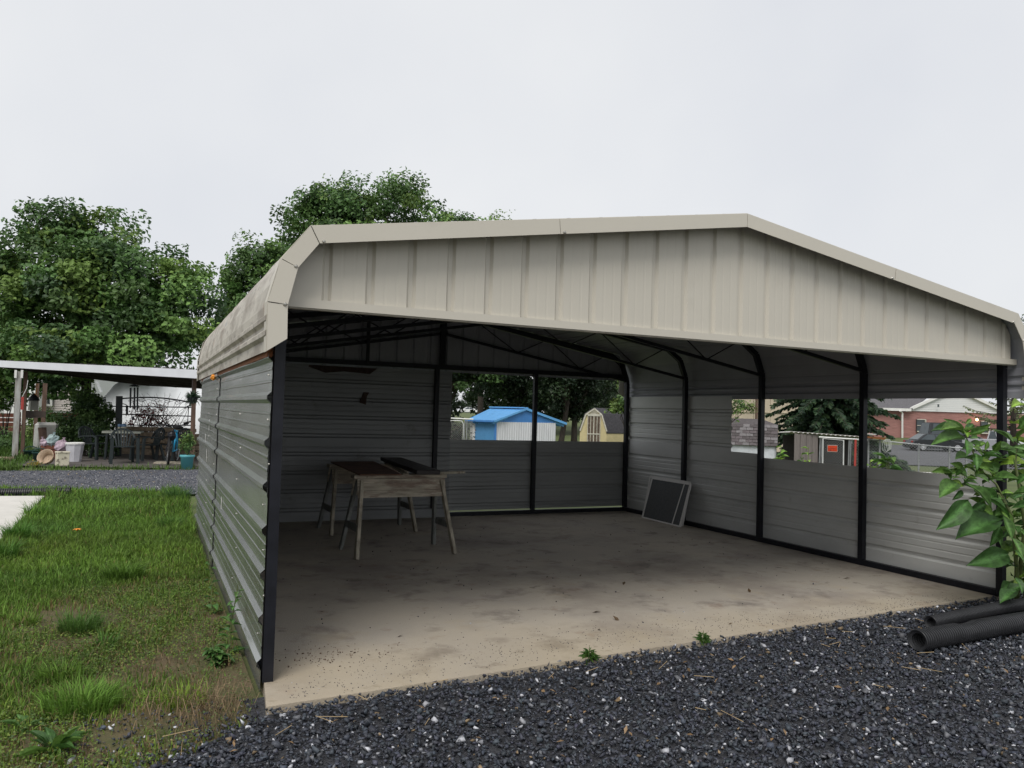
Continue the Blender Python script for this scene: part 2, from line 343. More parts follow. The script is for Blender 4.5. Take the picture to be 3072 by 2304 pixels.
def blob_px(px, py, d, rx, ry, rz=None):
    """crown lobe at a pixel, radii in pixels at that distance"""
    p = at(px, py, d); k = d/F_PX; return (p.x, p.y, p.z, rx*k, (rz or rx)*k, ry*k)
G_DK = [(.045,.085,.028),(.056,.105,.032),(.07,.122,.038),(.04,.075,.032)]
G_MID = [(.075,.145,.04),(.10,.175,.045),(.062,.12,.036),(.125,.195,.05),(.05,.098,.033)]
G_MID = [tuple(c*1.52 for c in q) for q in G_MID]; G_DK = [tuple(c*1.5 for c in q) for q in G_DK]
G_BK = [(.022,.042,.016),(.03,.052,.02),(.018,.036,.018)]
G_LT = [(.12,.19,.045),(.1,.16,.04),(.15,.21,.06),(.07,.13,.035)]
def tree(name, label, px, d, blobs, n, size, cols, cr, r, hf, seed, group=None, nl=14, twigs=1, droop=0, shell=.55, lean=(0,0), clusters=None):
    b = gnd(px, d); t = thing(name, label, 'tree', b, group)
    o, cc = crown(t, [blob_px(q[0], q[1], q[2] if q[2] else d, *q[3:]) for q in blobs], n, size, cols, clusters, cr, droop, seed, shell)
    limbs(t, b, cc, r, hf, nl, seed, lean, twigs=twigs); return t
# ================================================================== SETTING
def grid_sheet(name, xs, ys, off, mat, inside=None):
    X, Y = np.meshgrid(np.array(xs, float), np.array(ys, float)); Z = gz(X, Y) + off; nx = len(xs); ny = len(ys)
    V = np.stack([X, Y, Z], -1).reshape(-1, 3); i, j = np.meshgrid(np.arange(nx-1), np.arange(ny-1)); a = (j*nx+i).ravel()
    Fc = np.stack([a, a+1, a+nx+1, a+nx], 1)
    me = bpy.data.meshes.new(name); me.from_pydata(V.tolist(), [], Fc.tolist()); me.materials.append(mat)
    o = bpy.data.objects.new(name, me); C.objects.link(o); o['kind'] = 'structure'; return o
xs = np.concatenate([np.arange(-400, -20, 20), np.arange(-20, 70, 1.5), np.arange(70, 160, 5), np.arange(160, 421, 20)])
ys = np.concatenate([np.arange(-60, -8, 4), np.arange(-8, 70, 1.5), np.arange(70, 160, 5), np.arange(160, 601, 20)])
grid_sheet('ground', xs, ys, -.075, m_ground)
# lawn strip beside the carport, gravel yard in front, gravel lane behind
def poly_sheet(name, pts, z, mat): 
    mb = MB(); mb.add([(x, y, z) for x, y in pts], [tuple(range(len(pts)))]); return struct(mb, name, mat)
poly_sheet('lawn_soil', [(-14,-12),(-4.2,-12),(-1.9,-2.6),(-.75,-.95),(-.1,-.42),(-.03,-.3),(-.03,9.75),(-14,11.6)], -.045, m_soil)
poly_sheet('gravel_yard', [(-4.2,-12),(16,-12),(16,-.2),(6.9,.4),(-.1,-.1),(-.1,-.42),(-.75,-.95),(-1.9,-2.6)], -.041, m_grav_base)
poly_sheet('gravel_lane', [(-20,12.2),(-2.4,11.2),(.1,9.95),(1.6,9.2),(3.5,9.2),(3.5,15.9),(.4,15.4),(-3.2,15.1),(-20,16)], -.037, m_lane)
mb = MB(); V4 = [(-.02,-.352),(5.4,.02),(6.62,.1),(6.62,6.42),(.3,6.42),(.3,6.13),(.016,6.13),(.016,.0)]
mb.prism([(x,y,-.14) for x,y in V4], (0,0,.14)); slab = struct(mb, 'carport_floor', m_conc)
mb = MB(); mb.prism([(-1.93,3.9,-.08),(-1.98,9.28,-.08),(-6.5,9.9,-.08),(-6.5,3.9,-.08)][::-1], (0,0,.125)); struct(mb, 'concrete_path', m_pad)
poly_sheet('patio_ground', [(-3.4,16.6),(.6,15.45),(4,15.5),(4,25),(-3.4,25)], -.033, M('patio dirt', (.10,.09,.085), .9, 0, .25, 4, grain=.2, spots=[(6,.55,.7,(.17,.12,.09),.6)]))
# parking lot beyond the lawn on the right
pk = [gnd(2560, 36), gnd(3300, 33.5), gnd(3300, 72), gnd(2350, 72)]
mb = MB(); K = 24
for j in range(K+1):
    for i in range(K+1):
        a = pk[0].lerp(pk[1], i/K); b = pk[3].lerp(pk[2], i/K); p = a.lerp(b, j/K); mb.v.append((p.x, p.y, gzf(p.x, p.y)-.035))
for j in range(K):
    for i in range(K): q = j*(K+1)+i; mb.f.append((q, q+1, q+K+2, q+K+1))
struct(mb, 'parking_lot', m_asph)
pd = [gnd(2700, 24.0), gnd(2830, 23.8), gnd(2795, 27.6), gnd(2730, 27.6)]
mb = MB(); mb.prism([(p.x, p.y, p.z-.1) for p in pd], (0,0,.13)); struct(mb, 'back_path', m_pad)
# ------------------------------------------------------------------ gravel stones (foreground)
def hull_proto(seed, flat=.55, n=9):
    g = np.random.default_rng(seed); P = unit(g.normal(size=(n,3)))*g.uniform(.75, 1.1, (n,1))*np.array([1, .78, flat])
    bm = bmesh.new(); [bm.verts.new(p) for p in P]; bmesh.ops.convex_hull(bm, input=bm.verts[:]); bm.verts.ensure_lookup_table()
    loose = [v for v in bm.verts if not v.link_faces]; bmesh.ops.delete(bm, geom=loose, context='VERTS'); bmesh.ops.triangulate(bm, faces=bm.faces[:])
    bm.verts.index_update(); V = np.array([v.co[:] for v in bm.verts]); Fc = np.array([[v.index for v in f.verts] for f in bm.faces]); bm.free(); return V, Fc
protos = [hull_proto(s, .5+.05*(s%5), 8) for s in range(28)]
def stones(name, P, size, cols, seed):
    g = np.random.default_rng(seed); Vs = []; Fs = []; Cs = []; base = 0; which = g.integers(0, len(protos), len(P))
    for k, (PV, PF) in enumerate(protos):
        ix = np.where(which == k)[0]
        if not len(ix): continue
        a = g.uniform(0, 2*np.pi, len(ix)); tl = g.normal(0, .45, (len(ix), 2)); ca, sa = np.cos(a), np.sin(a)
        v = PV[None]*size[ix][:,None,None]*g.uniform(.75,1.25,(len(ix),1,3))
        x = v[...,0]*ca[:,None]-v[...,1]*sa[:,None]; y = v[...,0]*sa[:,None]+v[...,1]*ca[:,None]; z = v[...,2]
        z2 = z*np.cos(tl[:,:1])+x*np.sin(tl[:,:1]); x2 = x*np.cos(tl[:,:1])-z*np.sin(tl[:,:1])
        z3 = z2*np.cos(tl[:,1:])+y*np.sin(tl[:,1:]); y3 = y*np.cos(tl[:,1:])-z2*np.sin(tl[:,1:])
        W = np.stack([x2, y3, z3], -1)+P[ix][:,None,:]; n, q = len(ix), len(PV)
        Vs.append(W.reshape(-1,3)); Fs.append((PF[None]+(np.arange(n)*q)[:,None,None]).reshape(-1,3)+base); base += n*q
        Cs.append(np.repeat(cols[ix], q, 0))
    return npmesh(name, np.concatenate(Vs), [np.concatenate(Fs)], np.concatenate(Cs), m_stone)
def stone_cols(n, g, white=.036):
    c = np.array([.038,.043,.056])*g.uniform(.45, 2.0, (n,1))*g.uniform(.93,1.07,(n,3)); u = g.random(n)
    c[u < .24] = (np.array([.048,.053,.066])*g.uniform(.7,1.4,(n,1)))[u < .24]
    c[u < .09] = (np.array([.14,.145,.16])*g.uniform(.7,1.4,(n,1)))[u < .09]
    c[u < white] = (np.array([.55,.56,.6])*g.uniform(.55,1.2,(n,1)))[u < white]
    t = (u > .985); c[t] = (np.array([.26,.19,.11])*g.uniform(.6,1.3,(n,1)))[t]; return c
def yard_mask(x, y):
    left = np.where(y > -.42, -.1, np.where(y > -.95, -.1-(-.42-y)*1.22, -.75-(-.95-y)*.7))
    front = np.where(x < 5.4, -.37+(x+.13)*.0706, .02+(x-5.4)*.066)
    return left, front
g = np.random.default_rng(5); n = 120000
x = g.uniform(-2.6, 9.6, n); y = g.uniform(-2.9, .55, n); lf, fr = yard_mask(x, y)
dist = np.hypot(x-CAM.x, y-CAM.y); keep = (y < fr-.012+g.normal(0,.02,n)*(x<4)) & (x > lf + g.normal(.0, .16, n)) & (g.random(n) < np.clip(1.5-dist/9, .35, 1))
keep |= False; x, y, dist = x[keep], y[keep], dist[keep]; n = len(x); frk = fr[keep]
sz = np.clip(g.lognormal(math.log(.0118), .36, n), .006, .03); sz *= np.where(dist > 6, 1.15, 1)
stones('gravel', np.stack([x, y, -.034+sz*.35+g.uniform(0,.012,n)+.014*smooth(.35,.0,np.abs(frk-y))], 1), sz, stone_cols(n, g), 6)['kind'] = 'stuff'
# scattered chips spilled over the slab edge and onto the bare soil
n = 1500; t = np.abs(g.normal(0, 1, n)); x = g.uniform(.1, 5.9, n); lf, fr = yard_mask(x, x*0)
y = fr + .03 + np.abs(g.normal(0, .28, n))*np.exp(-((x-1.9)/1.3)**2*.5) + g.exponential(.10, n); sz = g.uniform(.002, .0052, n)
x2 = g.uniform(.15, 6.1, 260); y2 = g.uniform(.2, 5.8, 260); x = np.concatenate([x, x2]); y = np.concatenate([y, y2]); sz = np.concatenate([sz, g.uniform(.003,.011,260)]); n = len(x)
x3 = g.normal(.42,.2,130); y3 = g.normal(.35,.11,130); x = np.concatenate([x, x3]); y = np.concatenate([y, y3]); sz = np.concatenate([sz, g.uniform(.003,.008,130)]); n = len(x)
cl = stone_cols(n, g, .03); cl[-130:] = np.array([.11,.07,.045])*g.uniform(.4,1.6,(130,1))
stones('gravel_chips', np.stack([x, y, sz*.45], 1), sz, cl, 8)['kind'] = 'stuff'
n = 1500; x = g.uniform(-1.0, .0, n); y = g.normal(-.75, .55, n); k = (y < -.1) & (x < -.05); x, y = x[k], y[k]; n = len(x); sz = np.clip(g.lognormal(math.log(.011), .35, n), .004, .026)
stones('gravel_border', np.stack([x, y, -.04+sz*.35], 1), sz, stone_cols(n, g, .07)*1.3, 9)['kind'] = 'stuff'
n = 9000; x = g.uniform(-5.5, 2.2, n); y = 9.9+.38*np.maximum(-x,0)**.8*1.0 + g.random(n)**1.3*5; k = (y < 15.2); x, y = x[k], y[k]; n = len(x); sz = g.uniform(.009,.019,n)
stones('lane_stones', np.stack([x, y, -.034+sz*.3], 1), sz, np.clip(stone_cols(n, g, .10)*1.8, 0, .5), 10)['kind'] = 'stuff'
# tan leaf scraps and twigs lying on the gravel
g = np.random.default_rng(15); n = 170; x = g.uniform(-.4, 7, n); y = -.45-np.abs(g.normal(0,.8,n)); P = np.stack([x, y, np.full(n,.004)+g.uniform(0,.008,n)], 1)
xs_ = g.uniform(.4,5.8,46); ys_ = g.uniform(.1,4.5,46); P = np.concatenate([P, np.stack([xs_, ys_, np.full(46,.006)],1), np.array([[5.52,1.03,.008],[2.57,.48,.008],[2.54,.71,.008],[4.2,.9,.008],[3.3,1.5,.008]])]); n = len(P)
LS = leaf_geo(P, np.concatenate([g.uniform(.02,.05,170), g.uniform(.02,.045,46), np.full(5,.075)]), unit(np.array([0,0,1.])+g.normal(size=(n,3))*.3), .4, .08)
LSC = np.array([.26,.17,.09])*g.uniform(.5,1.5,(n,1)); LSC[170:] *= .3
npmesh('leaf_scraps', LS[0], [LS[1]], np.repeat(LSC,4,0), m_fol)['kind'] = 'stuff'
mb = MB()
for k in range(46):
    p_ = Vector((g.uniform(-.5,6), -.3-abs(g.normal(0,.7)), .008)); a_ = g.uniform(0,3.14); l_ = g.uniform(.05,.16); mb.tube([p_, p_+Vector((math.cos(a_)*l_, math.sin(a_)*l_, g.uniform(0,.012)))], .0018, 4)
build(mb, 'straw_bits', M('straw', (.36,.27,.15), .8), kind='stuff')
# ------------------------------------------------------------------ grass
def fbm(x, y, s, seed):
    g = np.random.default_rng(seed); o = np.zeros_like(x); a = 1
    for k in range(5):
        for _ in range(3):
            th = g.uniform(0, 6.28); ph = g.uniform(0, 6.28); o += a*np.sin((x*math.cos(th)+y*math.sin(th))*s*2.1**k+ph)
        a *= .6
    return o/4.2
def blades(name, x, y, h, w, lean, cols, g, z=-.045, heading=None):
    n = len(x); th = g.uniform(0, 6.28, n) if heading is None else heading; d = np.stack([np.cos(th), np.sin(th), np.zeros(n)], 1); sd = np.stack([-np.sin(th), np.cos(th), np.zeros(n)], 1)
    tw = g.uniform(-1.2, 1.2, n); sd = sd*np.cos(tw)[:,None]+d*np.sin(tw)[:,None]
    b = np.stack([x, y, np.full(n, z)], 1); U = np.array([0,0,1.]); h_ = h[:,None]; l_ = lean[:,None]; w_ = (w/2)[:,None]
    m1 = b + U*h_*.55*np.sqrt(np.clip(1-l_**2*.3,0,1)) + d*h_*l_*.22; tp = b + U*h_*np.clip(1-l_*l_*.55, .12, 1) + d*h_*l_*.85
    V = np.stack([b-sd*w_, b+sd*w_, m1+sd*w_*.8, m1-sd*w_*.8, tp], 1).reshape(-1,3); i = np.arange(n)*5
    o = npmesh(name, V, [np.stack([i,i+1,i+2,i+3],1), np.stack([i+3,i+2,i+4],1)], np.repeat(cols,5,0), m_grass); o['kind'] = 'stuff'; return o
def lawn(n, y0, y1, seed, hs, ws, name):
    g = np.random.default_rng(seed); x = g.uniform(-5.4, -.04, n); y = g.uniform(y0, y1, n)
    cx = x-CAM.x; cy = y-CAM.y; d = cx*fw.x+cy*fw.y; sx = (cx*ri.x+cy*ri.y)/d
    inside = (d > 2.6) & (sx > -.72) & (sx < .1)
    pad = (x < -1.95) & (y > 3.95) & (y < 9.3+.14*(-x-1.98))
    edge = (x > -.045-(np.maximum(-.42-y, 0))*1.2)
    far = y > 9.85 + .45*np.maximum(-x-.1, 0)
    bare = fbm(x, y, 1.3, 3)*.6 + fbm(x, y, 4.2, 4)*.55 + .32*smooth(-1.9, -.3, x)*smooth(6.8, 2.0, y) + .2*smooth(.7, -.8, y) + .2*smooth(-.5,-.1,x) - .5*smooth(3, 6, y) - .5*smooth(-1.0,-2.2,x)*smooth(-.8,.6,y) - .1
    dens = np.clip(1.0 - smooth(.15, .75, bare)*1.05, .035, 1)
    k = inside & ~pad & ~edge & ~far & (g.random(n) < dens); x, y, bare = x[k], y[k], bare[k]; n = len(x)
    tuft = np.clip(fbm(x, y, 2.4, 9), -1, 1); lush = np.clip(.5+.5*fbm(x, y, .9, 12) - bare*.5 + .25*smooth(2,6,y), 0, 1)
    h = hs*g.uniform(.5, 1.25, n)*(.55+.45*lush+.4*np.clip(tuft,0,1)); lean = np.clip(g.uniform(.15,.95,n), 0, .98)
    low = smooth(-1.7,-.6,x)*smooth(4.8,3.2,y); h *= (1-.42*low)*(1-.2*smooth(.5,-.4,y)); k2 = g.random(n) > .2*low
    padge = (np.abs(x+1.95) < .2) & (y > 3.6) & (y < 9.6); h[padge] *= 1.45
    wallg = (x > -.35) & (y > 5.5); h[wallg] *= 1.6
    c = np.array([.118,.19,.034])*(1-lush[:,None]) + np.array([.12,.222,.034])*lush[:,None]
    yl = np.clip(fbm(x, y, 1.7, 21), 0, 1)[:,None]; c = c*(1-yl*.6)+np.array([.18,.255,.035])*yl*.6
    dk = np.clip(fbm(x, y, 1.1, 33)-.1, 0, 1)[:,None]; c = c*(1-dk*.6)+np.array([.045,.12,.028])*dk*.6
    c = c*g.uniform(.4, 1.55, (n,1))*(.72+.6*np.clip(.5+.5*fbm(x,y,3.1,51),0,1))[:,None]; dry = g.random(n) < .07+.30*smooth(-.1,.6,bare); c[dry] = (np.array([.23,.17,.075])*g.uniform(.5,1.4,(n,1)))[dry]; h[dry] *= .75
    x, y, h, lean, c = x[k2], y[k2], h[k2], lean[k2], c[k2]; n = len(x)
    blades(name, x, y, h, ws*g.uniform(.6,1.3,n), lean, c, g)
lawn(190000, -2.6, 3.2, 40, .105, .0062, 'grass'); lawn(90000, 3.0, 6.6, 41, .115, .0085, 'grass'); lawn(50000, 6.4, 12.5, 42, .13, .014, 'grass')
# low clover-like ground cover and straw
def cover(name, n, seed, cols, size, thr, zone, z=-.025):
    g = np.random.default_rng(seed); x = g.uniform(-4.4, -.05, n); y = g.uniform(-2.4, 5.5, n); f = fbm(x, y, 2.1, seed)+.2*fbm(x,y,9,seed+1)
    k = (f > thr) & zone(x, y) & (x < -.05-np.maximum(-.42-y,0)*1.0) & ~((x < -1.9)&(y > 3.9)); x, y = x[k], y[k]; n = len(x)
    P = np.stack([x, y, z+g.uniform(0,.028,n)], 1); nr = unit(np.array([0,0,1.])+g.normal(size=(n,3))*.45); V, Fc = leaf_geo(P, size*g.uniform(.6,1.4,n), nr, .85, .12)
    o = npmesh(name, V, [Fc], np.repeat(np.array(cols)[g.integers(0,len(cols),n)]*g.uniform(.7,1.3,(n,1)), 4, 0), m_fol); o['kind'] = 'stuff'
cover('clover', 190000, 61, [(.10,.17,.03),(.14,.21,.035),(.07,.125,.028),(.17,.22,.04)],   .012, .12, lambda x,y: (x > -2.6) & (y < 4.8))
cover('clover', 60000, 67, [(.10,.15,.04),(.08,.12,.035),(.14,.17,.05)],   .012, .15, lambda x,y: y < .6)
g = np.random.default_rng(77); n = 7000; x = g.uniform(-3.6, -.06, n); y = g.normal(.5, 1.5, n); f = fbm(x, y, 1.3, 3)+.6*smooth(-1.6,-.2,x); k = (f > .15) & (y > -1.6) & (y < 5.5) & (x < -.12-np.maximum(-.42-y,0)); x, y = x[k], y[k]; n = len(x)
blades('dry_grass', x, y, g.uniform(.03,.12,n), np.full(n,.0028), g.uniform(.93,.995,n), np.array([.27,.19,.10])*g.uniform(.35,1.35,(n,1)), g, -.036)
n = 330; x = g.normal(-.3, .15, n); y = g.normal(-.22, .16, n); k = x < -.06; x, y = x[k], y[k]; n = len(x)
blades('dry_grass', x, y, g.uniform(.08,.2,n), np.full(n,.003), g.uniform(.96,.995,n), np.array([.24,.17,.10])*g.uniform(.4,1.4,(n,1)), g, -.03)
# tall clumps
g = np.random.default_rng(90)
CL = [(-.97,1.53,.17,.16,420,(.085,.17,.035)), (-.75,3.2,.22,.16,420,(.10,.19,.03)), (-.86,.05,.24,.15,640,(.12,.23,.035)), (-1.0,.55,.16,.12,300,(.11,.2,.03)), (-1.83,5.4,.15,.26,300,(.08,.19,.03)), (-1.86,7.2,.16,.26,260,(.09,.2,.03)), (-1.8,4.3,.15,.24,260,(.08,.18,.03)), (-.16,8.3,.2,.34,420,(.05,.12,.025)), (-.3,6.0,.2,.2,260,(.08,.17,.03))]
for _ in range(40):
    y_ = g.uniform(-.9, 6.5); x_ = g.uniform(-3.4-.1*y_, -.25); kk = g.uniform(.6, 1.4)
    if x_ < -1.75 and y_ > 3.9 or x_ > -.3-max(0,-.3-y_)*1.3: continue
    CL.append((x_, y_, .13*kk, g.uniform(.07,.13), int(g.uniform(60,180)), (.12*kk, .21*kk**.5, .032)))
for cx_, cy_, rr, hh, nn, cc_ in CL:
    a = g.uniform(0,6.28,nn); q = rr*np.sqrt(g.random(nn))*.7; x = cx_+q*np.cos(a); y = cy_+q*np.sin(a)
    blades('grass_clump', x, y, hh*g.uniform(.5,1.2,nn), np.full(nn,.006 if cy_<3 else .009), g.uniform(.3,.95,nn), np.array(cc_)*g.uniform(.6,1.5,(nn,1)), g, -.045, a+g.normal(0,.6,nn))
# grass round the lawns behind and to the right (coarse), and along the patio edge
g = np.random.default_rng(95); n = 9000; x = g.uniform(-7, .6, n); y = 15.1+.25*np.maximum(-x-3,0)+np.abs(g.normal(0,.45,n)); k = (x < -3.1) | (g.random(n) < .16); x, y = x[k], y[k]; n = len(x)
blades('grass', x, y, g.uniform(.05,.16,n), np.full(n,.016), g.uniform(.2,.9,n), np.array([.085,.15,.03])*g.uniform(.5,1.5,(n,1)), g, -.04)
n = 16000; x = g.uniform(-9, -3.2, n); y = g.uniform(16, 34, n); blades('grass', x, y, g.uniform(.08,.3,n), np.full(n,.025), g.uniform(.2,.9,n), np.array([.08,.15,.03])*g.uniform(.5,1.5,(n,1)), g, -.06)
# ================================================================== CARPORT
Wd, Dp = 6.317, 6.1; CXR = Wd/2
car = thing('carport', 'open sandstone steel carport with black tube frame and ribbed side panels on a concrete slab', 'carport', (CXR, Dp/2, 0))
def rib_prof(L, ribs, h=.021, wb=.062, wt=.024, minor=None, mh=.003, mw=.02):
    ev = [(0,0)]
    items = [(r_, 'M') for r_ in ribs]+[(q, 'm') for q in (minor or [])]
    for r_, k in sorted(items):
        b, t, hh = (wb, wt, h) if k == 'M' else (mw, mw*.4, mh)
        if r_-b/2 <= ev[-1][0]+.001 or r_+b/2 >= L: continue
        ev += [(r_-b/2,0),(r_-t/2,hh),(r_+t/2,hh),(r_+b/2,0)]
    ev.append((L,0)); return ev
def auto_minor(ribs, pitch):
    out = []
    for a in ribs: out += [a+pitch*.36, a+pitch*.64]
    return out
# --- frame
TB = .058
def part(mb, name, mat=m_black, **k): return build(mb, name, mat, car, **k)
BOWS = [0, 1.525, 3.05, 4.575, 6.1]
zk, zb = 2.02, 2.40           # post top, rafter foot
pz = 2.888
for i, y in enumerate(BOWS):
    yy = y + (.035 if i == 0 else (-.035 if i == 4 else 0))
    for sgn, x0 in ((1, .034), (-1, Wd-.034)):
        mb = MB(); mb.box(x0-TB/2, x0+TB/2, yy-TB/2, yy+TB/2, 0, zk); part(mb, 'post')
        # corner bend and rafter as one bent tube
        mb = MB(); q = [(x0, zk), (x0+sgn*.012, zk+.06), (x0+sgn*.105, zk+.285), (x0+sgn*.31, 2.448)]
        for a, b in zip(q[:-1], q[1:]): mb.bar((a[0],yy,a[1]), (b[0],yy,b[1]), TB, TB)
        part(mb, 'corner_bend')
        mb = MB(); mb.bar((q[-1][0]-sgn*.02,yy,q[-1][1]-.004), (CXR,yy,pz), TB, TB); part(mb, 'rafter')
        if 0 < i < 5:
            mb = MB(); mb.bar((x0+sgn*.03,yy,2.055), (CXR,yy,2.60), .036, .036); part(mb, 'truss_chord')
            def ch(t): return Vector((x0+sgn*.03+(CXR-x0-sgn*.03)*t, yy, 2.055+.545*t))
            def rf(t): return Vector((q[-1][0]+(CXR-q[-1][0])*t, yy, q[-1][1]+(pz-q[-1][1])*t))
            for a, b in ((rf(.02), ch(.27)), (ch(.27), rf(.40)), (rf(.40), ch(.62)), (ch(.62), rf(.82))):
                mb = MB(); mb.tube([a, b], .008, 5); part(mb, 'truss_web')
# base rails
for a, b in (((.034,.07),(.034,6.03)), ((Wd-.034,.07),(Wd-.034,6.03)), ((.07,6.065),(Wd-.07,6.065))):
    mb = MB(); mb.bar((*a,.03),(*b,.03), .056, .056); part(mb, 'base_rail')
# back wall framing
mb = MB(); mb.box(.07, Wd-.07, 6.03, 6.10, 2.085, 2.15); part(mb, 'header')
mb = MB(); mb.box(.07, Wd-.07, -.005, .05, 2.075, 2.13); part(mb, 'header')
mb = MB(); mb.box(CXR-.03-.02, CXR+.045-.02, 6.0, 6.06, 2.15, 2.83); part(mb, 'king_post')
mb = MB(); mb.box(4.62, 4.678, 6.03, 6.088, .06, 2.085); part(mb, 'post')
mb = MB(); mb.box(3.03, 3.088, 5.96, 6.018, .13, 2.10); part(mb, 'post', label='rusted through black post standing off the floor by the back wall')
mb = MB(); mb.bar((2.06,6.0,2.12),(2.06,6.0,2.7), .04,.04); part(mb, 'king_post')
# --- outer left wall: horizontal ribbed sheets, two lengths lapped at a wavy seam
def side_sheets(x, out, y0, y1, zs, ribs, mat, name='wall_panel', wav=0, lab=None):
    L = zs[1]-zs[0]; big = x < 1; pr = rib_prof(L, [r_-zs[0] for r_ in ribs], .023 if big else .021, .066 if big else .06, .022, minor=[q-zs[0] for q in auto_minor(ribs[:-1], .25)], mh=.0026 if big else .003)
    nseg = 14; mb = MB(); n = len(pr); rows = []
    for s in range(nseg+1):
        y = y0+(y1-y0)*s/nseg; rows.append(y)
    th = .0015; vs = []; fs = []
    for y in rows:
        for (a, h) in pr:
            w_ = wav*.3*(.006*math.sin(y*2.3+a*5)+.004*math.sin(y*5.1+a*9)+.004*math.sin(y*1.1-a*3)); vs.append((x+out*(h+w_), y, zs[0]+a))
    N_ = len(vs)
    vs += [(v[0]-out*th, v[1], v[2]) for v in vs]
    for s in range(nseg):
        for k in range(n-1):
            q = s*n+k; fs.append((q, q+1, q+n+1, q+n) if out*1 > 0 else (q+n, q+n+1, q+1, q)); p = [i+N_ for i in fs[-1]][::-1]; fs.append(tuple(p))
    mb.add(vs, fs); return part(mb, name, mat, label=lab)
LR = [.10,.34,.58,.82,1.06,1.30,1.55,1.78]
side_sheets(-.004, -1, .01, 3.55, (-.05, 1.05), [z for z in LR if z < 1.04], m_galv_out, wav=.25)
side_sheets(-.007, -1, .01, 3.50, (1.0, 1.84), [z for z in LR if z > 1.0], m_galv_out, wav=1.6)
side_sheets(-.012, -1, 3.47, 6.16, (-.05, 1.05), [z for z in LR if z < 1.04], m_galv_out, wav=.25)
side_sheets(-.016, -1, 3.40, 6.16, (1.0, 1.84), [z for z in LR if z > 1.0], m_galv_out, wav=1.8)
mb = MB(); mb.bar((-.018,.03,1.80),(-.018,6.1,1.80), .03, .05); part(mb, 'top_rail', m_rust, label='rusty top rail under the eave')
mb = MB(); mb.ball((-.045,3.75,1.765), .03, .05, .03, 8, 5, .2); part(mb, 'rust_lump', m_orange)
# right wall
RR = [.21,.435,.66,.885]
side_sheets(Wd+.004, 1, .03, 3.08, (.045, 1.03), RR, m_galv, wav=.8); side_sheets(Wd+.006, 1, 3.05, 6.15, (.045, 1.075), RR, m_galv, wav=.8)
side_sheets(Wd+.006, 1, 3.64, 6.15, (1.03, 1.80), [1.15,1.375,1.6], m_galv, wav=1.0)
# back wall: tall dark sheets on the left, low sheets on the right
def back_sheet(x0, x1, zs, ribs, y=6.105, mat=m_galv, lab=None, lean=0):
    L = zs[1]-zs[0]; pr = rib_prof(L, [r_-zs[0] for r_ in ribs], minor=[q-zs[0] for q in auto_minor(ribs, .245)])
    mb = MB(); mb.sheet(pr, (x0, y, zs[0]), (0, lean, 1), (0,1,0), (x1-x0,0,0)); return part(mb, 'wall_panel', mat, label=lab)
BR = [.15+.244*k for k in range(9)]
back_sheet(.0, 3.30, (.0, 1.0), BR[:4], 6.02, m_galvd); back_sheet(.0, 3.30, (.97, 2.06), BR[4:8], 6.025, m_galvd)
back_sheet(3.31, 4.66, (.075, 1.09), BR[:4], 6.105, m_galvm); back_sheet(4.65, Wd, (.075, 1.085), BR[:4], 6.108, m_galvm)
mb = MB(); mb.prism([(1.28,6.015,2.03),(1.5,6.015,1.96),(1.75,6.015,1.99),(2.1,6.015,1.97),(2.2,6.015,2.05),(1.28,6.015,2.055)], (0,-.004,0)); part(mb, 'rust_patch', m_rustd)
mb = MB(); mb.prism([(2.02,6.015,1.72),(1.97,6.015,1.58),(2.06,6.015,1.55),(2.07,6.015,1.66),(2.10,6.015,1.72)], (0,-.004,0)); part(mb, 'rust_patch', m_rustd)
# --- gables: vertical ribbed sheets following the roof line
prof_r = [(-.05,1.80),(-.055,2.05),(0,2.28),(.145,2.468),(CXR,2.936)]
def roof_z(x):
    x = min(x, Wd-x); P = prof_r[1:]
    for (a, za), (b, zb_) in zip(P[:-1], P[1:]):
        if a <= x <= b: return za+(zb_-za)*(x-a)/max(b-a, 1e-6)
    return 2.05
def gable(y, out, mat, x_off):
    hs = -1 if mat is m_beige else 1
    rx = [x_off+.2465*k for k in range(26) if .05 < x_off+.2465*k < Wd-.05]
    edges = [.03]+[r_+.06 for r_ in rx[3::4]]+[Wd-.03]
    edges = sorted(set(round(e, 3) for e in edges if .03 <= e <= Wd-.03))
    for a, b in zip(edges[:-1], edges[1:]):
        pr = rib_prof(b-a, [r_-a for r_ in rx if a < r_ < b], .020, .056, .024, minor=[q-a for r_ in rx for q in (r_+.088, r_+.158) if a < q < b], mh=.0011)
        ks = sorted(set([0, b-a]+[s for s in (.145-a, CXR-a, Wd-.145-a) if 0 < s < b-a]))
        full = []
        for s, h in pr: full.append((s, h))
        for s in ks:
            if all(abs(s-q[0]) > 1e-4 for q in full):
                for (s0, h0), (s1, h1) in zip(full[:-1], full[1:]):
                    if s0 < s < s1: full.append((s, h0+(h1-h0)*(s-s0)/(s1-s0))); break
                full.sort()
        mb = MB(); n = len(full); vs = []; fs = []
        for s, h in full:
            vs += [(a+s, y+out*h*hs, 2.055), (a+s, y+out*h*hs, roof_z(a+s)-.012)]
        N_ = len(vs); vs += [(v[0], v[1]-out*.0015, v[2]) for v in vs]
        for k in range(n-1):
            q = (2*k, 2*k+2, 2*k+3, 2*k+1); q = q if out < 0 else q[::-1]; fs += [q, tuple(i+N_ for i in q[::-1])]
        mb.add(vs, fs); part(mb, 'gable_panel', mat, back=(m_backer, 2, 1) if mat is m_beige else None)
gable(-.036, -1, m_beige, .02)
gable(6.125, 1, m_backer, .02)
mb = MB(); mb.box(.01, Wd+.03, -.054, -.038, 2.052, 2.10); mb.box(.01, Wd+.03, -.038, .0, 2.045, 2.0525); part(mb, 'gable_trim', m_beige)
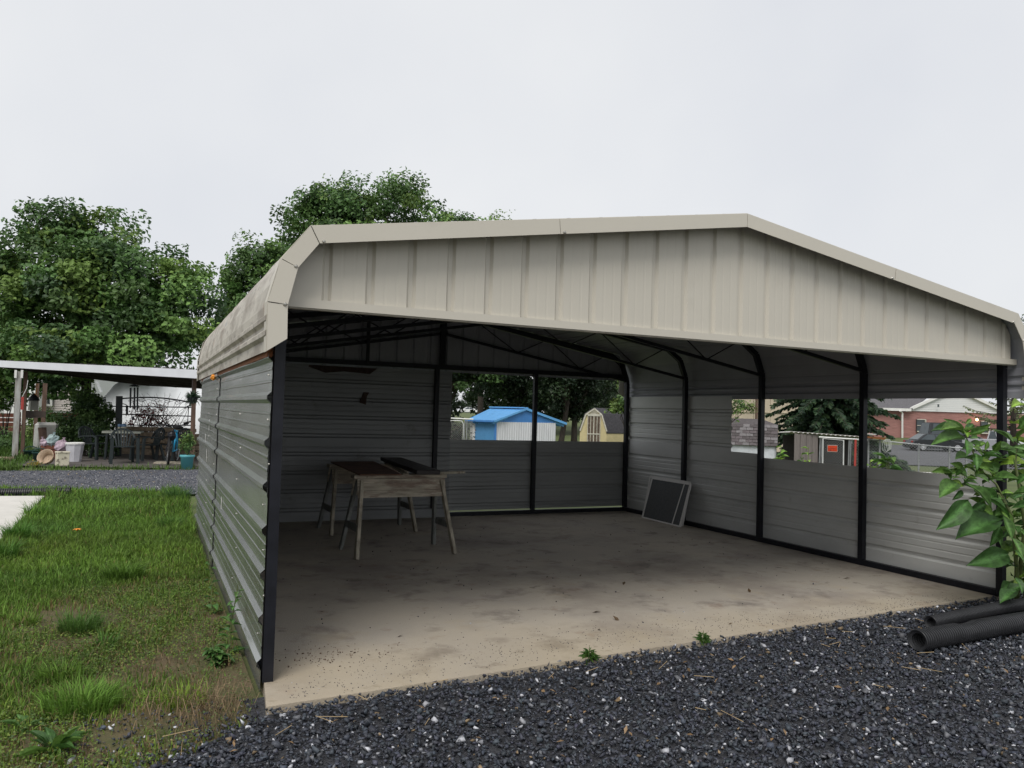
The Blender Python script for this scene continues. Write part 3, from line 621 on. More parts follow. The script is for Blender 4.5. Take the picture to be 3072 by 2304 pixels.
# --- roof: long ribbed sheets running front to back
Y0, Y1 = -.165, 6.29
def roof_sheet(a, b, nm, ribs, mat, label=None):
    a, b = Vector((a[0],0,a[1])), Vector((b[0],0,b[1])); L = (b-a).length; ds = (b-a).normalized(); dn = Vector((-ds.z,0,ds.x))
    if (dn.z < 0) if abs(dn.z) > .3 else ((dn.x > 0) == (a.x < CXR)): dn = -dn
    n = 6; mb = MB(); mb.sheet(rib_prof(L, ribs, minor=[r_+.1 for r_ in ribs if r_+.12 < L], mh=.003), a+Vector((0,Y0,0)), ds, dn, (0,Y1-Y0,0), .0018); return part(mb, nm, mat, label=label, back=(m_backer, 4, 1))
def mir(p): return (Wd-p[0], p[1])
for f in ((lambda p: p), mir):
    left = f((0,0))[0] < CXR
    mo = m_beige_old if left else m_beige
    roof_sheet(f(prof_r[0] if left else (-.05,1.758)), f(prof_r[1]), 'eave_panel', [.09,.17], mo)
    mb = MB()
    cs = [Vector((p[0],0,p[1])) for p in (prof_r[1],(-.035,2.17),prof_r[2],(.062,2.385),prof_r[3])]; cs = [Vector((f((c.x,0))[0],0,c.z)) for c in cs]
    vs = []; fs = []
    for k in range(25):
        y = Y0+(Y1-Y0)*k/24
        for j, c in enumerate(cs):
            w = .004*math.sin(y*9.0+j*2)*math.sin(y*3.3+j)*(1 if left and 0 < j < 4 else .2) - (.006 if left and j == 2 and k % 5 == 2 else 0); vs.append((c.x+(-w if left else w), y, c.z+w*.4))
    for k in range(24):
        for j in range(4): q = k*5+j; fs += [(q, q+1, q+6, q+5), tuple(i+125 for i in (q+5, q+6, q+1, q))]
    vs += [(v[0]+(.004 if left else -.004), v[1], v[2]-.003) for v in vs]
    mb.add(vs, fs); part(mb, 'corner_panel', mo, back=(m_backer, 2, 1), label='dented dirt streaked eave bend' if left else None)
    a, b = prof_r[3], prof_r[4]; d = ((b[0]-a[0]), (b[1]-a[1]))
    for t0, t1 in ((0,.335),(.33,.665),(.66,1)):
        p, q = (a[0]+d[0]*t0, a[1]+d[1]*t0), (a[0]+d[0]*t1, a[1]+d[1]*t1)
        roof_sheet(f(p), f(q), 'roof_panel', [.12,.36,.6,.84], m_backer)
    # front and back verge trim, five lengths each
    for yf, ov in ((Y0-.004, -1), (Y1+.004, 1)):
        O = [(-.062,1.79),(-.068,2.052),(-.008,2.288),(.142,2.482),(1.66,2.718),(CXR,2.952)]
        I = [(.040,1.862),(.036,2.045),(.082,2.248),(.19,2.392),(1.67,2.625),(CXR,2.858)]
        for k in range(5):
            q = [O[k], O[k+1], I[k+1], I[k]]; q = [f(p) for p in q]; e_ = [.0025/max(math.hypot(q[1][0]-q[0][0], q[1][1]-q[0][1]), .01)]*2
            q = [(q[0][0]+(q[1][0]-q[0][0])*e_[0], q[0][1]+(q[1][1]-q[0][1])*e_[0]), (q[1][0]-(q[1][0]-q[0][0])*e_[0], q[1][1]-(q[1][1]-q[0][1])*e_[0]), (q[2][0]-(q[2][0]-q[3][0])*e_[0], q[2][1]-(q[2][1]-q[3][1])*e_[0]), (q[3][0]+(q[2][0]-q[3][0])*e_[0], q[3][1]+(q[2][1]-q[3][1])*e_[0])]
            mb = MB(); mb.prism([(p[0], yf+ov*.003*(k % 2), p[1]) for p in q], (0, ov*.006, 0))
            o0, o1 = f(O[k]), f(O[k+1]); dx, dz = o1[0]-o0[0], o1[1]-o0[1]; l_ = math.hypot(dx, dz); sg = 1 if left else -1
            nx_, nz_ = -dz/l_*sg, dx/l_*sg
            mb.prism([(o0[0]+nx_*.001, yf, o0[1]+nz_*.001), (o1[0]+nx_*.001, yf, o1[1]+nz_*.001), (o1[0]+nx_*.004, yf, o1[1]+nz_*.004), (o0[0]+nx_*.004, yf, o0[1]+nz_*.004)], (0, -ov*.09, 0))
            tr = part(mb, 'verge_trim', m_beige)
            if ov < 0 and k:
                p = f((I[k][0]*.86+O[k][0]*.14+(.03 if k > 2 else .0), I[k][1]*.86+O[k][1]*.14-.0))
                sb = MB(); sb.lathe((0,0,0), [(.001,.009),(.006,.008),(.009,.004),(.012,.0)], 10); sm = sb.mesh('screw'); sm.materials.append(m_screw); piece(sm, 'screw', (p[0], yf-.007, p[1]), tr, (R(90),0,0))
    if left:
        mb = MB(); mb.box(CXR-.14, CXR+.14, Y0, Y1, 2.935, 2.938); 
# soffit of the right-hand overhang and roof screws along the ridge line
sb = MB(); sb.lathe((0,0,0), [(.001,.006),(.004,.005),(.0055,.002),(.006,.0)], 8); scm = sb.mesh('screw'); scm.materials.append(m_screw)
for y in (.07, 1.53, 3.58, 4.58):
    for z in (.22, .47, .70, .94, 1.18, 1.42, 1.67): piece(scm, 'screw', (-.0065-(.008 if y > 3.4 else 0), y+.1*math.sin(z*9), z+.02*math.sin(y*5)), car, (0,R(-90),0))
for t in np.linspace(.06, .94, 9): piece(scm, 'screw', (.145+(CXR-.145)*t, Y0+.03, 2.484+(2.952-2.484)*t), car)
# white scrapes on the outer wall
for y, z, l_ in ((2.72,.62,.09),(4.4,1.28,.06),(4.6,.95,.07),(4.9,1.12,.05)):
    mb = MB(); mb.prism([(-.0155-(.008 if y>3.4 else -.004),y-.008,z-l_),(-.0155-(.008 if y>3.4 else -.004),y+.006,z-l_*.4),(-.0155-(.008 if y>3.4 else -.004),y+.012,z+l_),(-.0155-(.008 if y>3.4 else -.004),y-.012,z+l_*.5)], (-.002,0,0)); part(mb, 'paint_scrape', m_scr)
# ------------------------------------------------------------------ sawhorses and boards
def sawhorse(cx, cy, L, label, h=.80, tilt=0, apron=True):
    t = thing('sawhorse', label, 'sawhorse', (0,0,0), 'wooden sawhorses on the slab')
    mb = MB(); mb.cbox((0,0,h-.019), L+.06, .14, .038); build(mb, 'top_board', m_woodh, t, bevel=.004)
    for s in (-1, 1):
        mb = MB(); mb.prism([(-L/2, s*.062, h-.04),(L/2, s*.062, h-.04),(L/2, s*.098, h-.155),(-L/2, s*.098, h-.155)], (0, s*.02, 0)); build(mb, 'apron_board', m_woodh, t)
        mb = MB(); mb.prism([(-L/2, s*.100, h-.157),(L/2, s*.100, h-.157),(L/2, s*.118, h-.225),(-L/2, s*.118, h-.225)], (0, s*.026, 0)); build(mb, 'apron_board', m_woodh, t)
        for e in (-1, 1):
            mb = MB(); mb.bar((e*(L/2-.045), s*.085, h-.06), (e*(L/2+.045), s*.315, .0), .036, .068, (0,1,0)); build(mb, 'leg', m_wood if s < 0 else m_woodg, t, bevel=.004)
    for e in (-1, 1):
        mb = MB(); mb.bar((e*(L/2+.02), -.225, .29), (e*(L/2+.02), .225, .29), .02, .07); build(mb, 'brace', m_woodg, t)
    t.location = (cx, cy, 0); t.rotation_euler = (0,0,tilt); return t
sawhorse(1.835, 3.60, .96, 'weathered pale wooden sawhorse nearest the slab opening', .815, R(1.5))
sawhorse(1.90, 5.12, .96, 'shadowed grey legged wooden sawhorse standing closer to the dark back wall', .815, R(2))
mb = MB(); mb.prism([(1.36,3.44,.818),(1.80,3.42,.818),(2.02,5.34,.818),(1.46,5.30,.818)], (0,0,.014)); solo(mb, 'board', 'rusty brown board laid across the left ends of both sawhorses', 'board', m_ply, bevel=.003)
mb = MB(); mb.prism([(1.93,3.32,.834),(2.18,3.30,.834),(2.40,5.42,.834),(2.13,5.44,.834)], (0,0,.045)); solo(mb, 'plank', 'thick dark plank lying over both sawhorses', 'plank', m_darkwood, bevel=.004)
mb = MB(); mb.prism([(1.84,3.50,.818),(1.90,3.49,.818),(2.2,5.3,.818),(2.14,5.3,.818)], (0,0,.012)); solo(mb, 'wood_strip', 'narrow pale wood strip between the brown board and the dark plank', 'wood strip', m_wood)
mb = MB(); mb.prism([(2.22,3.50,.818),(2.58,3.60,.818),(2.60,3.68,.818),(2.24,3.60,.818)], (0,0,.024)); solo(mb, 'short_board', 'short pale board sticking out past the right end of the front sawhorse', 'board', m_wood, bevel=.003)
# window screens leaning on the right wall
def screen(y0, y1, xb, xt, h, lab, z0=0.0):
    t = thing('window_screen', lab, 'window screen', ((xb+xt)/2, (y0+y1)/2, z0), 'window screens leaning on the right wall')
    bl, br, tr, tl = Vector((xb,y0,z0)), Vector((xb-.03,y1,z0)), Vector((xt-.03,y1-.04,h)), Vector((xt,y0-.04,h))
    nrm = (br-bl).cross(tl-bl).normalized(); mb = MB()
    for a, b in ((bl,br),(br,tr),(tr,tl),(tl,bl)): mb.bar(a, b, .034, .018, nrm)
    build(mb, 'frame', m_scr, t); mb = MB(); mb.add([p+nrm*.003 for p in (bl,br,tr,tl)]+[p-nrm*.001 for p in (bl,br,tr,tl)], [(0,1,2,3),(7,6,5,4)]); build(mb, 'mesh_panel', m_mesh, t)
    mb = MB(); a, b = br.lerp(bl,.2), tr.lerp(tl,.14); mb.bar(a, b, .02, .014, nrm); build(mb, 'crossbar', m_scr, t)
screen(5.38, 4.40, 6.17, 6.26, .60, 'rear framed window screen showing past the left edge of the front one')
screen(5.28, 4.34, 6.09, 6.225, .59, 'front dark mesh window screen leaning against the ribbed right wall')
# ------------------------------------------------------------------ corrugated drain pipes
def ribbed_pipe(name, label, pts, r, pitch=.019, sag=None, grp=None, dent=None):
    pts = [Vector(p) for p in pts]; segs = [(b-a).length for a, b in zip(pts[:-1], pts[1:])]; L = sum(segs); n = int(L/pitch)*4; N_ = 28
    def pos(s):
        for a, b, l_ in zip(pts[:-1], pts[1:], segs):
            if s <= l_ or b is pts[-1]: return a.lerp(b, s/l_), (b-a).normalized()
            s -= l_
    mb = MB(); vs = []; fs = []
    for side in (0, 1):
        prev = None
        for i in range(n):
            o_ = len(vs)
            for ii in (i, i+1):
                s = L*ii/n; p, d = pos(s); a = d.cross(Vector((0,0,1))).normalized(); b = a.cross(d)
                rr = r*(1 if ii % 4 in (0,1) else .76) - (.006 if side else 0); fl = 1
                if dent and abs(s-dent) < .12: fl = 1-.2*math.cos((s-dent)/.12*1.57)
                for k in range(N_):
                    t = 2*math.pi*k/N_; vs.append(p+a*math.cos(t)*rr+b*(math.sin(t)*rr*(fl if math.sin(t) > 0 else 1)))
            for k in range(N_):
                q = (o_+k, o_+(k+1)%N_, o_+N_+(k+1)%N_, o_+N_+k); fs.append(q if side == 0 else q[::-1])
    h_ = len(vs)//2
    for k in range(N_): fs.append((k, h_+k, h_+(k+1)%N_, (k+1)%N_))
    mb.add(vs, fs); return solo(mb, name, label, 'drain pipe', m_pipe, grp, smooth_=True)
GP = 'ribbed drain pipes on the gravel'
pA = gnd(2748, 5.3); pA = at(2752, 1908, 5.25)
ribbed_pipe('drain_pipe', 'thick black corrugated pipe lying nearest on the gravel with an open end', [(pA.x, pA.y, .052), (pA.x+.9, pA.y+.06, .05), (pA.x+2.6, pA.y+.12, .055)], .071, .024, None, GP, .55)
pB = at(2791, 1848, 5.75)
ribbed_pipe('drain_pipe', 'thinner black corrugated pipe lying behind the thick one along the slab edge', [(pB.x, pB.y, .048), (pB.x+.9, pB.y+.12, .046), (pB.x+2.6, pB.y+.22, .05)], .049, .018, None, GP)
ribbed_pipe('drain_pipe', 'black corrugated pipe in the grass beyond the pale concrete pad', [(-1.66,9.55,.075), (-2.4,9.62,.06), (-5.5,9.85,.06)], .075, .03)
# ================================================================== PLANTS NEAR THE CARPORT
def leaf_mesh(name, curl, wave, mat, col, seed):
    g = np.random.default_rng(seed); V = []; nx, ny = 10, 4; cols = []
    for i in range(nx+1):
        t = i/nx; w = .5*math.sin(math.pi*min(1, t**1.02))**.95 if 0 < t < 1 else .012
        for j in range(-ny//2, ny//2+1):
            s = j/(ny/2); V.append((t, w*s, -.02+abs(s)*w*.35 - curl*t*t + wave*math.sin(t*9+s*2+seed)*abs(s)*.03 + .03*math.sin(t*3.1)))
            v = 1.9 if j == 0 else 1.0+.22*(((i+abs(j)) % 2)-.5); cols.append((v*1.0, v*1.0, v*.95))
    V = np.array(V); k = ny+1; Fc = np.array([(i*k+j, i*k+j+1, (i+1)*k+j+1, (i+1)*k+j) for i in range(nx) for j in range(ny)])
    o = npmesh(name, V, [Fc], np.array(cols)*np.array(col), mat, None, True); me = o.data; bpy.data.objects.remove(o); return me
LM = [leaf_mesh('leaf', .10, .6, m_leaf, (1,1,1), 1), leaf_mesh('leaf', .22, .9, m_leaf, (.8,.92,.85), 2), leaf_mesh('leaf', .05, .5, m_leaf, (1.25,1.15,.9), 3), leaf_mesh('leaf', .16, 1.2, m_leaf, (.62,.72,.75), 4)]
LY = [leaf_mesh('leaf', .12, .6, m_leafy, (1,1,1), 5), leaf_mesh('leaf', .25, .8, m_leafy, (.8,.9,.9), 6)]
def put_leaf(parent, base, tip, wr, me, nhint=(0,0,1), roll_=0):
    b, t = Vector(base), Vector(tip); X = (t-b); L = X.length; X.normalize(); n = Vector(nhint); Y = n.cross(X)
    if Y.length < .05: Y = Vector((0,1,0)).cross(X)
    Y.normalize(); Z = X.cross(Y); q = Matrix((X*L, Y*L*wr, Z*L)).transposed().to_4x4(); q = q @ Matrix.Rotation(roll_, 4, 'X'); q.translation = b
    piece(me, 'leaf', None, parent, mat4=q)
pw = thing('pokeweed', 'tall big leaved green weed growing against the right front post', 'weed plant', (6.25,-.12,-.04))
def zp(x, y, d): return at(2750+.3618*x, 1250+.3618*y, d)
LV = [(345,545,200,650,.62,6.25,6.1,0),(435,690,208,905,.52,6.2,6.05,3),(690,850,372,970,.46,6.3,6.1,3),(765,1135,470,1205,.42,6.35,6.2,3),(415,550,640,770,.40,6.2,6.15,0),(525,575,710,725,.55,6.25,6.2,1),
 (570,670,785,840,.34,6.2,6.15,1),(715,815,800,1010,.5,6.2,6.1,0),(600,525,890,570,.26,6.1,5.9,0),(385,120,140,80,.42,6.3,6.25,3),(385,110,200,100,.34,6.25,6.1,2),(400,150,250,5,.36,6.3,6.3,0),(405,60,460,20,.6,6.35,6.35,2),
 (400,140,465,40,.5,6.3,6.35,3),(430,150,630,60,.34,6.3,6.2,2),(420,160,580,100,.4,6.25,6.1,0),(400,185,145,195,.36,6.25,6.05,0),(400,180,440,310,.62,6.2,6.1,1),(490,300,525,435,.5,6.3,6.2,1),(470,360,320,325,.36,6.35,6.2,0),
 (390,440,285,385,.55,6.3,6.25,2),(300,475,130,450,.32,6.3,6.2,2),(570,722,430,785,.45,6.35,6.3,3),(695,900,640,1080,.45,6.3,6.25,1),(790,1000,890,1165,.5,6.15,6.05,0),(825,1440,705,1525,.6,6.3,6.2,3),(565,280,600,205,.55,6.4,6.4,2),(640,290,715,205,.5,6.4,6.3,2),
 (530,340,710,330,.25,6.35,6.2,1),(780,650,1000,590,.4,6.1,5.9,0),(660,1200,790,1235,.45,6.4,6.35,3),(815,1330,890,1450,.55,6.2,6.1,3),(640,450,500,415,.35,6.35,6.25,2),(690,430,560,400,.3,6.4,6.3,0),(560,470,590,560,.4,6.35,6.3,2),(780,760,1000,720,.4,6.15,6.0,1),
 (350,560,480,600,.3,6.3,6.25,1),(380,610,310,680,.5,6.3,6.25,3),(440,560,560,700,.35,6.25,6.2,0),(420,470,330,440,.5,6.3,6.25,0),(470,480,600,560,.45,6.3,6.25,0),(250,490,205,455,.6,6.3,6.28,2),(800,250,1000,290,.5,6.2,6.1,0),(810,220,700,60,.4,6.3,6.4,0),(830,180,1000,120,.4,6.3,6.1,2),(820,300,1000,360,.45,6.3,6.2,0),(850,100,1000,-20,.5,6.3,6.2,0),
 (800,1100,900,1180,.5,6.3,6.2,1),(780,900,720,1000,.5,6.4,6.35,3),(540,250,450,200,.5,6.4,6.35,0),(480,290,380,250,.5,6.4,6.35,0),(600,290,560,320,.5,6.4,6.38,1),(830,560,960,500,.45,6.1,6.0,1),(800,680,880,640,.6,6.2,6.2,3)]
for k, (a, b_, c, d_, w_, d1, d2, mi) in enumerate(LV):
    put_leaf(pw, zp(a, b_, d1), zp(c, d_, d2), w_*.78, LM[mi], (-.35-.2*math.sin(k), -.75, .55+.3*math.cos(k*2)), random.uniform(-.35,.35))
base = Vector((6.25,-.12,-.04)); stems = []
def stem(pts, r): mb = MB(); mb.tube(pts, r, 6, False); build(mb, 'stem', m_stem, pw, True)
k1 = zp(830,1250,6.55); k2 = zp(790,820,6.4); k3 = zp(680,640,6.35); hA = zp(395,560,6.28); hB = zp(400,150,6.3); hC = zp(480,470,6.35); hD = zp(820,400,6.3)
stem([base, k1, k2], [.02,.017,.013]); stem([k2, k3, zp(500,600,6.3), hA], [.012,.009,.007,.006]); stem([k2, zp(660,560,6.35), zp(530,440,6.35), hC], [.011,.008,.006,.005]); stem([zp(530,440,6.35), zp(470,300,6.35), hB], [.008,.006,.005])
stem([base, zp(900,900,6.4), hD, zp(840,150,6.35)], [.02,.015,.01,.006])
g = random.Random(4)
for k in range(150):      # leaves outside the frame edge and low round the stems
    z = g.uniform(.05, 1.75); ang = g.uniform(0, 6.28); rad = g.uniform(.03,.22); c = Vector((6.12+g.uniform(-.12,.38), -.26+g.uniform(-.16,.14), z))
    if k < 26: c = Vector((6.12+g.uniform(-.06,.2), -.2+g.uniform(-.08,.08), g.uniform(.1,.8)))
    d = Vector((math.cos(ang)+.35, math.sin(ang)*.8-.2, g.uniform(-.35,.3))); L = g.uniform(.09,.25)
    put_leaf(pw, c, c+d.normalized()*L, g.uniform(.4,.6), LM[g.randrange(4)] if g.random() < .8 else LY[0], (g.uniform(-.4,.3), -.5, .8))
for a, b_ in (((6.3,-.16,-.04),(6.2,-.3,1.75)),((6.45,-.14,-.04),(6.45,-.3,1.5))): stem([a, Vector(a).lerp(Vector(b_),.5)+Vector((.04,0,0)), b_], [.016,.012,.006])
for (hx, hy, hd), nn in (((400,140,6.3),9),((480,420,6.35),9),((300,480,6.25),8),((395,545,6.28),8),((700,640,6.38),8),((790,820,6.42),8),((640,480,6.4),7),((560,330,6.4),6)):
    c0 = zp(hx, hy, hd)
    for k in range(nn):
        ang = k*2.4+g.random(); c = c0+Vector((g.uniform(-.02,.02), g.uniform(-.02,.02), g.uniform(-.05,.03))); d = Vector((math.cos(ang), math.sin(ang)*.8-.2, g.uniform(-.1,.7))); L = g.uniform(.05,.13)
        put_leaf(pw, c, c+d.normalized()*L, g.uniform(.35,.5), LY[g.randrange(2)] if g.random() < .35 else LM[g.choice([0,2,2])], (g.uniform(-.4,.3), -.5, .8))
for k in range(46):
    c = zp(g.uniform(420, 860), g.uniform(180, 1000), g.uniform(6.35, 6.6)); ang = g.uniform(0, 6.28); L = g.uniform(.10,.20); d = Vector((math.cos(ang), math.sin(ang)*.6, g.uniform(-.5,.4)))
    put_leaf(pw, c, c+d.normalized()*L, g.uniform(.36,.5), LM[g.choice([0,0,2,1])], (g.uniform(-.4,.2), -.6, .7))
# tufts at the slab edge
def weed(name, label, loc, n, L, seed, mats=LM, wr=.16, group=None, H=.0, spread=.5, bend=(0,0)):
    """leaves in a rosette (H = 0) or along a leaning stem of height H"""
    t = thing(name, label, 'weed', loc, group); g = random.Random(seed); L0 = Vector(loc)
    def ax(u): return L0+Vector((bend[0]*u*u, bend[1]*u*u, H*u))
    for k in range(n):
        u = (k/n)**.8; a = k*2.4+g.uniform(-.5,.5); s = ax(u)+Vector((math.cos(a)*.006, math.sin(a)*.006, 0)); el = g.uniform(.1,1.0) if not H else g.uniform(-.25,.5)
        ll = L*g.uniform(.6,1.05)*(1-.55*u if H else 1); e = s+Vector((math.cos(a)*spread, math.sin(a)*spread, el)).normalized()*ll
        put_leaf(t, s, e, wr*g.uniform(.8,1.3), mats[g.randrange(len(mats))], (0,0,1))
    mb = MB(); mb.tube([L0-Vector((0,0,.02)), ax(.5)+Vector((.002,0,0)), ax(1)+Vector((0,0,L*.3))], [.005,.004,.002], 5); build(mb, 'stem', m_stem, t); return t
p = (at(1803, 2003, 4.5)); GW = 'small weeds at the slab edge'
weed('small_weed', 'small feathery green weed at the slab edge nearer the middle of the gravel', (1.93,-.21,-.03), 90, .085, 1, LM[:3], .13, GW, .07, .6)
weed('small_weed', 'small feathery green weed at the slab edge nearer the drain pipes', (2.86,-.15,-.03), 80, .08, 2, LM[:3], .13, GW, .07, .6)
weed('broadleaf_weed', 'jagged long leaved weed rosette in the bare soil at the bottom left corner', (-.93,-.46,-.04), 16, .17, 3, LM, .22, None, 0, .8)
weed('broadleaf_weed', 'pale leaved flat weed rosette just above the long leaved rosette', (-1.08,-.14,-.04), 9, .12, 8, LM, .3, None, 0, 1.2)
GW2 = 'weeds along the outer wall'
weed('wall_weed', 'dark leafy weed hugging the foot of the outer metal wall near its front corner', (-.17,.55,-.05), 60, .12, 4, [LM[3],LM[1],LM[0]], .5, GW2, .10, .9, (-.05,0))
weed('wall_weed', 'tall thin weed climbing the outer metal wall just before the front corner', (-.10,.75,-.05), 22, .12, 5, [LM[1],LM[0]], .45, GW2, .42, .8, (.03,-.1))
weed('wall_weed', 'leggy brown stemmed weed halfway along the outer metal wall', (-.13,1.75,-.05), 16, .10, 6, [LM[3],LM[1]], .5, GW2, .40, .8, (-.03,.06))
t = thing('orange_flower', 'small orange flower head in the lawn', 'flower', (-1.27,5.45,.03)); L0 = Vector((-1.27,5.45,.06))
for k in range(7):
    a = k*.9; mb = MB(); e = L0+Vector((math.cos(a)*.05, math.sin(a)*.04, .012)); s = Vector((-math.sin(a), math.cos(a), 0))*.014; m1 = L0.lerp(e,.55)+Vector((0,0,.018)); mb.add([L0, m1+s, e, m1-s], [(0,1,2,3)]); build(mb, 'petal', m_orange, t)
mb = MB(); mb.tube([L0-Vector((0,0,.09)), L0], .003, 5); build(mb, 'stem', m_stem, t)
# ================================================================== LEFT: open shelter and the things under it
fA, fB = at(-90, 1078.5, 20.6), at(640, 1111, 18.4); fA.z = 2.50; 
fA = at(-90, 1077, 20.4); fB = at(640, 1112, 18.4)
dirf = (fB-fA); dirf.z = 0; dirf.normalize(); bk = Vector((-dirf.y, dirf.x, 0)); BK = bk*6.0+Vector((0,0,-.28)); dn_ = Vector((0,0,-1))
sh = thing('patio_shelter', 'low flat roofed patio shelter with a white fascia on wooden posts', 'shelter', (at(300,1250,21).x, at(300,1250,21).y, 0))
hA, hB = .165, .205
mb = MB(); mb.prism([fA, fB, fB+dn_*hB, fA+dn_*hA], -bk*.025); build(mb, 'fascia', m_fasw, sh)
mb = MB(); mb.prism([fA+Vector((0,0,.004)), fB+Vector((0,0,.004)), fB+BK, fA+BK], (0,0,-.05)); build(mb, 'roof', m_soff, sh)
mb = MB(); mb.prism([fA+BK, fB+BK, fB+BK+dn_*.16, fA+BK+dn_*.16], bk*.04); build(mb, 'back_beam', m_soff, sh)
for k in range(7):
    a = fA.lerp(fB, (k+.5)/7)+dn_*.10; mb = MB(); mb.bar(a+bk*.05, a+BK-bk*.05, .05, .13); build(mb, 'rafter', m_soff, sh)
mb = MB()
for k in range(60):   # leaf litter and curling shingle edges along the roof front
    a = fA.lerp(fB, random.random()); s = random.uniform(.03,.1); mb.cbox((a.x+bk.x*.05, a.y+bk.y*.05, a.z+.012), s, s*.6, random.uniform(.01,.035), random.uniform(0,3))
build(mb, 'roof_litter', m_darkwood, sh, kind='stuff')
def post_px(x1, y1, x2, d, w, mat, zt=None, nm='post'):
    b = gnd(x2, d); tp = at(x1, y1, d); mb = MB(); mb.bar(b-Vector((0,0,.1)), tp, w, w, (0,1,0)); return build(mb, nm, mat, sh)
post_px(57,1114,51,19.7,.125,m_postold); post_px(78,1114,73,20.7,.085,m_brownp); post_px(113,1150,108,25.5,.1,m_brownp); post_px(136,1150,130,25.2,.12,m_brownp); post_px(583,1135,582,18.9,.1,m_brownp)
mb = MB(); a = at(100,1215,22.5); mb.bar(at(76,1243,20.7), at(136,1243,25.2), .03, .2); build(mb, 'rail', m_brownp, sh)
for x in (47, 66): mb = MB(); p = at(x,1122,19.6); mb.cbox(p, .05, .05, .2); build(mb, 'bracket', m_white, sh)
# hanging things
t = thing('wind_chime', 'black tube wind chime hanging from the shelter roof', 'wind chime', at(405,1152,19.6)); mb = MB(); p = at(403,1156,19.6); mb.lathe(p, [(.01,.03),(.06,.015),(.115,-.015),(.115,-.03),(.01,-.03)], 12); build(mb, 'top_cap', m_black, t)
for x, y1, y2 in ((392,1164,1224),(404,1163,1228),(413,1162,1230)):
    mb = MB(); mb.tube([at(x,y1,19.6), at(x-1,y2,19.6)], .021, 8); build(mb, 'tube', m_black, t); mb = MB(); mb.tube([at(x,y1,19.6), at(403,1156,19.6)], .003, 4); build(mb, 'string', m_black, t)
mb = MB(); mb.tube([at(404,1158,19.6), at(400,1252,19.6)], .003, 4); build(mb, 'string', m_black, t); mb = MB(); p = at(399,1255,19.6); mb.ball(p, .032, .012, .05, 8, 6); build(mb, 'wind_sail', m_black, t)
def spiky(name, label, cat, c, n, L, seed, cols, up_=0.2, w=.02):
    g = np.random.default_rng(seed); d = unit(g.normal(size=(n,3))+np.array([0,0,up_])); P = np.tile(np.array(c), (n,1)); s = unit(np.cross(d, g.normal(size=(n,3)))); ln = L*g.uniform(.5,1.1,(n,1))
    e = P+d*ln*.7+np.array([0,0,.0]); e2 = P+d*ln+np.array([0,0,-.22])*ln; V = np.stack([P-s*w*.3, P+s*w*.3, e+s*w*.5, e-s*w*.5, e2], 1).reshape(-1,3); i = np.arange(n)*5
    t = thing(name, label, cat, tuple(c)); npmesh('foliage', V, [np.stack([i,i+1,i+2,i+3],1), np.stack([i+3,i+2,i+4],1)], np.repeat(np.array(cols)[g.integers(0,len(cols),n)]*g.uniform(.7,1.3,(n,1)),5,0), m_fol, t); return t
c = at(578,1192,17.6); t = spiky('hanging_plant', 'dark spiky hanging plant beside the carport wall', 'hanging plant', c, 160, .22, 3, [(.02,.045,.022),(.03,.06,.03)])
mb = MB(); mb.lathe(c, [(.02,-.14),(.09,-.12),(.11,0.0)], 12); build(mb, 'pot', m_black, t); mb = MB(); mb.tube([Vector(c)+Vector((0,0,.0)), at(578,1140,17.9)], .004, 4); build(mb, 'wire', m_black, t)
t = thing('hanging_lantern', 'grey hanging lantern with a black cap among the shelter posts', 'lantern', at(100,1195,21)); p = at(100,1216,21); mb = MB(); mb.cbox(p, .2, .2, .26, .4, .85); build(mb, 'body', M('grey lantern', (.25,.25,.22), .6), t); mb = MB(); mb.lathe(p, [(.15,.13),(.12,.2),(.03,.3),(.01,.34)], 8); build(mb, 'cap', m_black, t); mb = MB(); mb.tube([p+Vector((0,0,.33)), at(108,1184,21), at(112,1152,21)], .008, 5); build(mb, 'hook', m_orange, t)
t = thing('hanging_tag', 'red wooden tag hung on the front shelter post', 'tag', at(67,1205,19.5)); mb = MB(); mb.cbox(at(67,1210,19.5), .06, .02, .32); build(mb, 'panel', m_red, t); mb = MB(); mb.tube([at(67,1191,19.5), at(80,1165,19.5), at(84,1140,19.5)], .008, 5); build(mb, 'cord', m_white, t)
# plastic chairs
def monobloc(label, loc, rz):
    t = thing('plastic_chair', label, 'chair', (0,0,0), 'dark plastic chairs under the shelter')
    mb = MB(); mb.prism([(-.23,-.24,.40),(.23,-.24,.40),(.21,.22,.385),(-.21,.22,.385)], (0,0,.028)); build(mb, 'seat', m_chair, t, bevel=.008)
    arc = [(math.cos(a)*.27, .20+.10*math.sin(a)+ .06, .60+.24*math.sin(a)) for a in np.linspace(-.25, math.pi+.25, 11)]
    mb = MB()
    for a, b in zip(arc[:-1], arc[1:]): mb.bar(a, b, .05, .03, (0,1,0))
    build(mb, 'back_frame', m_chair, t)
    for k in range(6):
        u = (k-2.5)/2.5; mb = MB(); mb.bar((u*.13,.215,.40), (u*.19,.335,.60+.24*math.sqrt(max(0,1-(u*.19/.27)**2))), .034, .014, (0,1,0)); build(mb, 'back_slat', m_chair, t)
    for s in (-1, 1):
        mb = MB(); q = [(s*.26,.30,.58),(s*.285,.12,.61),(s*.29,-.16,.62),(s*.285,-.25,.59)]
        for a, b in zip(q[:-1], q[1:]): mb.bar(a, b, .055, .03)
        build(mb, 'armrest', m_chair, t)
        mb = MB(); mb.bar((s*.285,-.25,.60), (s*.30,-.29,0), .07, .055, (0,1,0)); build(mb, 'leg', m_chair, t)
        mb = MB(); mb.bar((s*.23,.22,.42), (s*.26,.34,0), .06, .05, (0,1,0)); build(mb, 'leg', m_chair, t)
    t.location = loc; t.rotation_euler = (0,0,rz); return t
def gl(px, d): p = gnd(px, d); p.z = -.033; return p
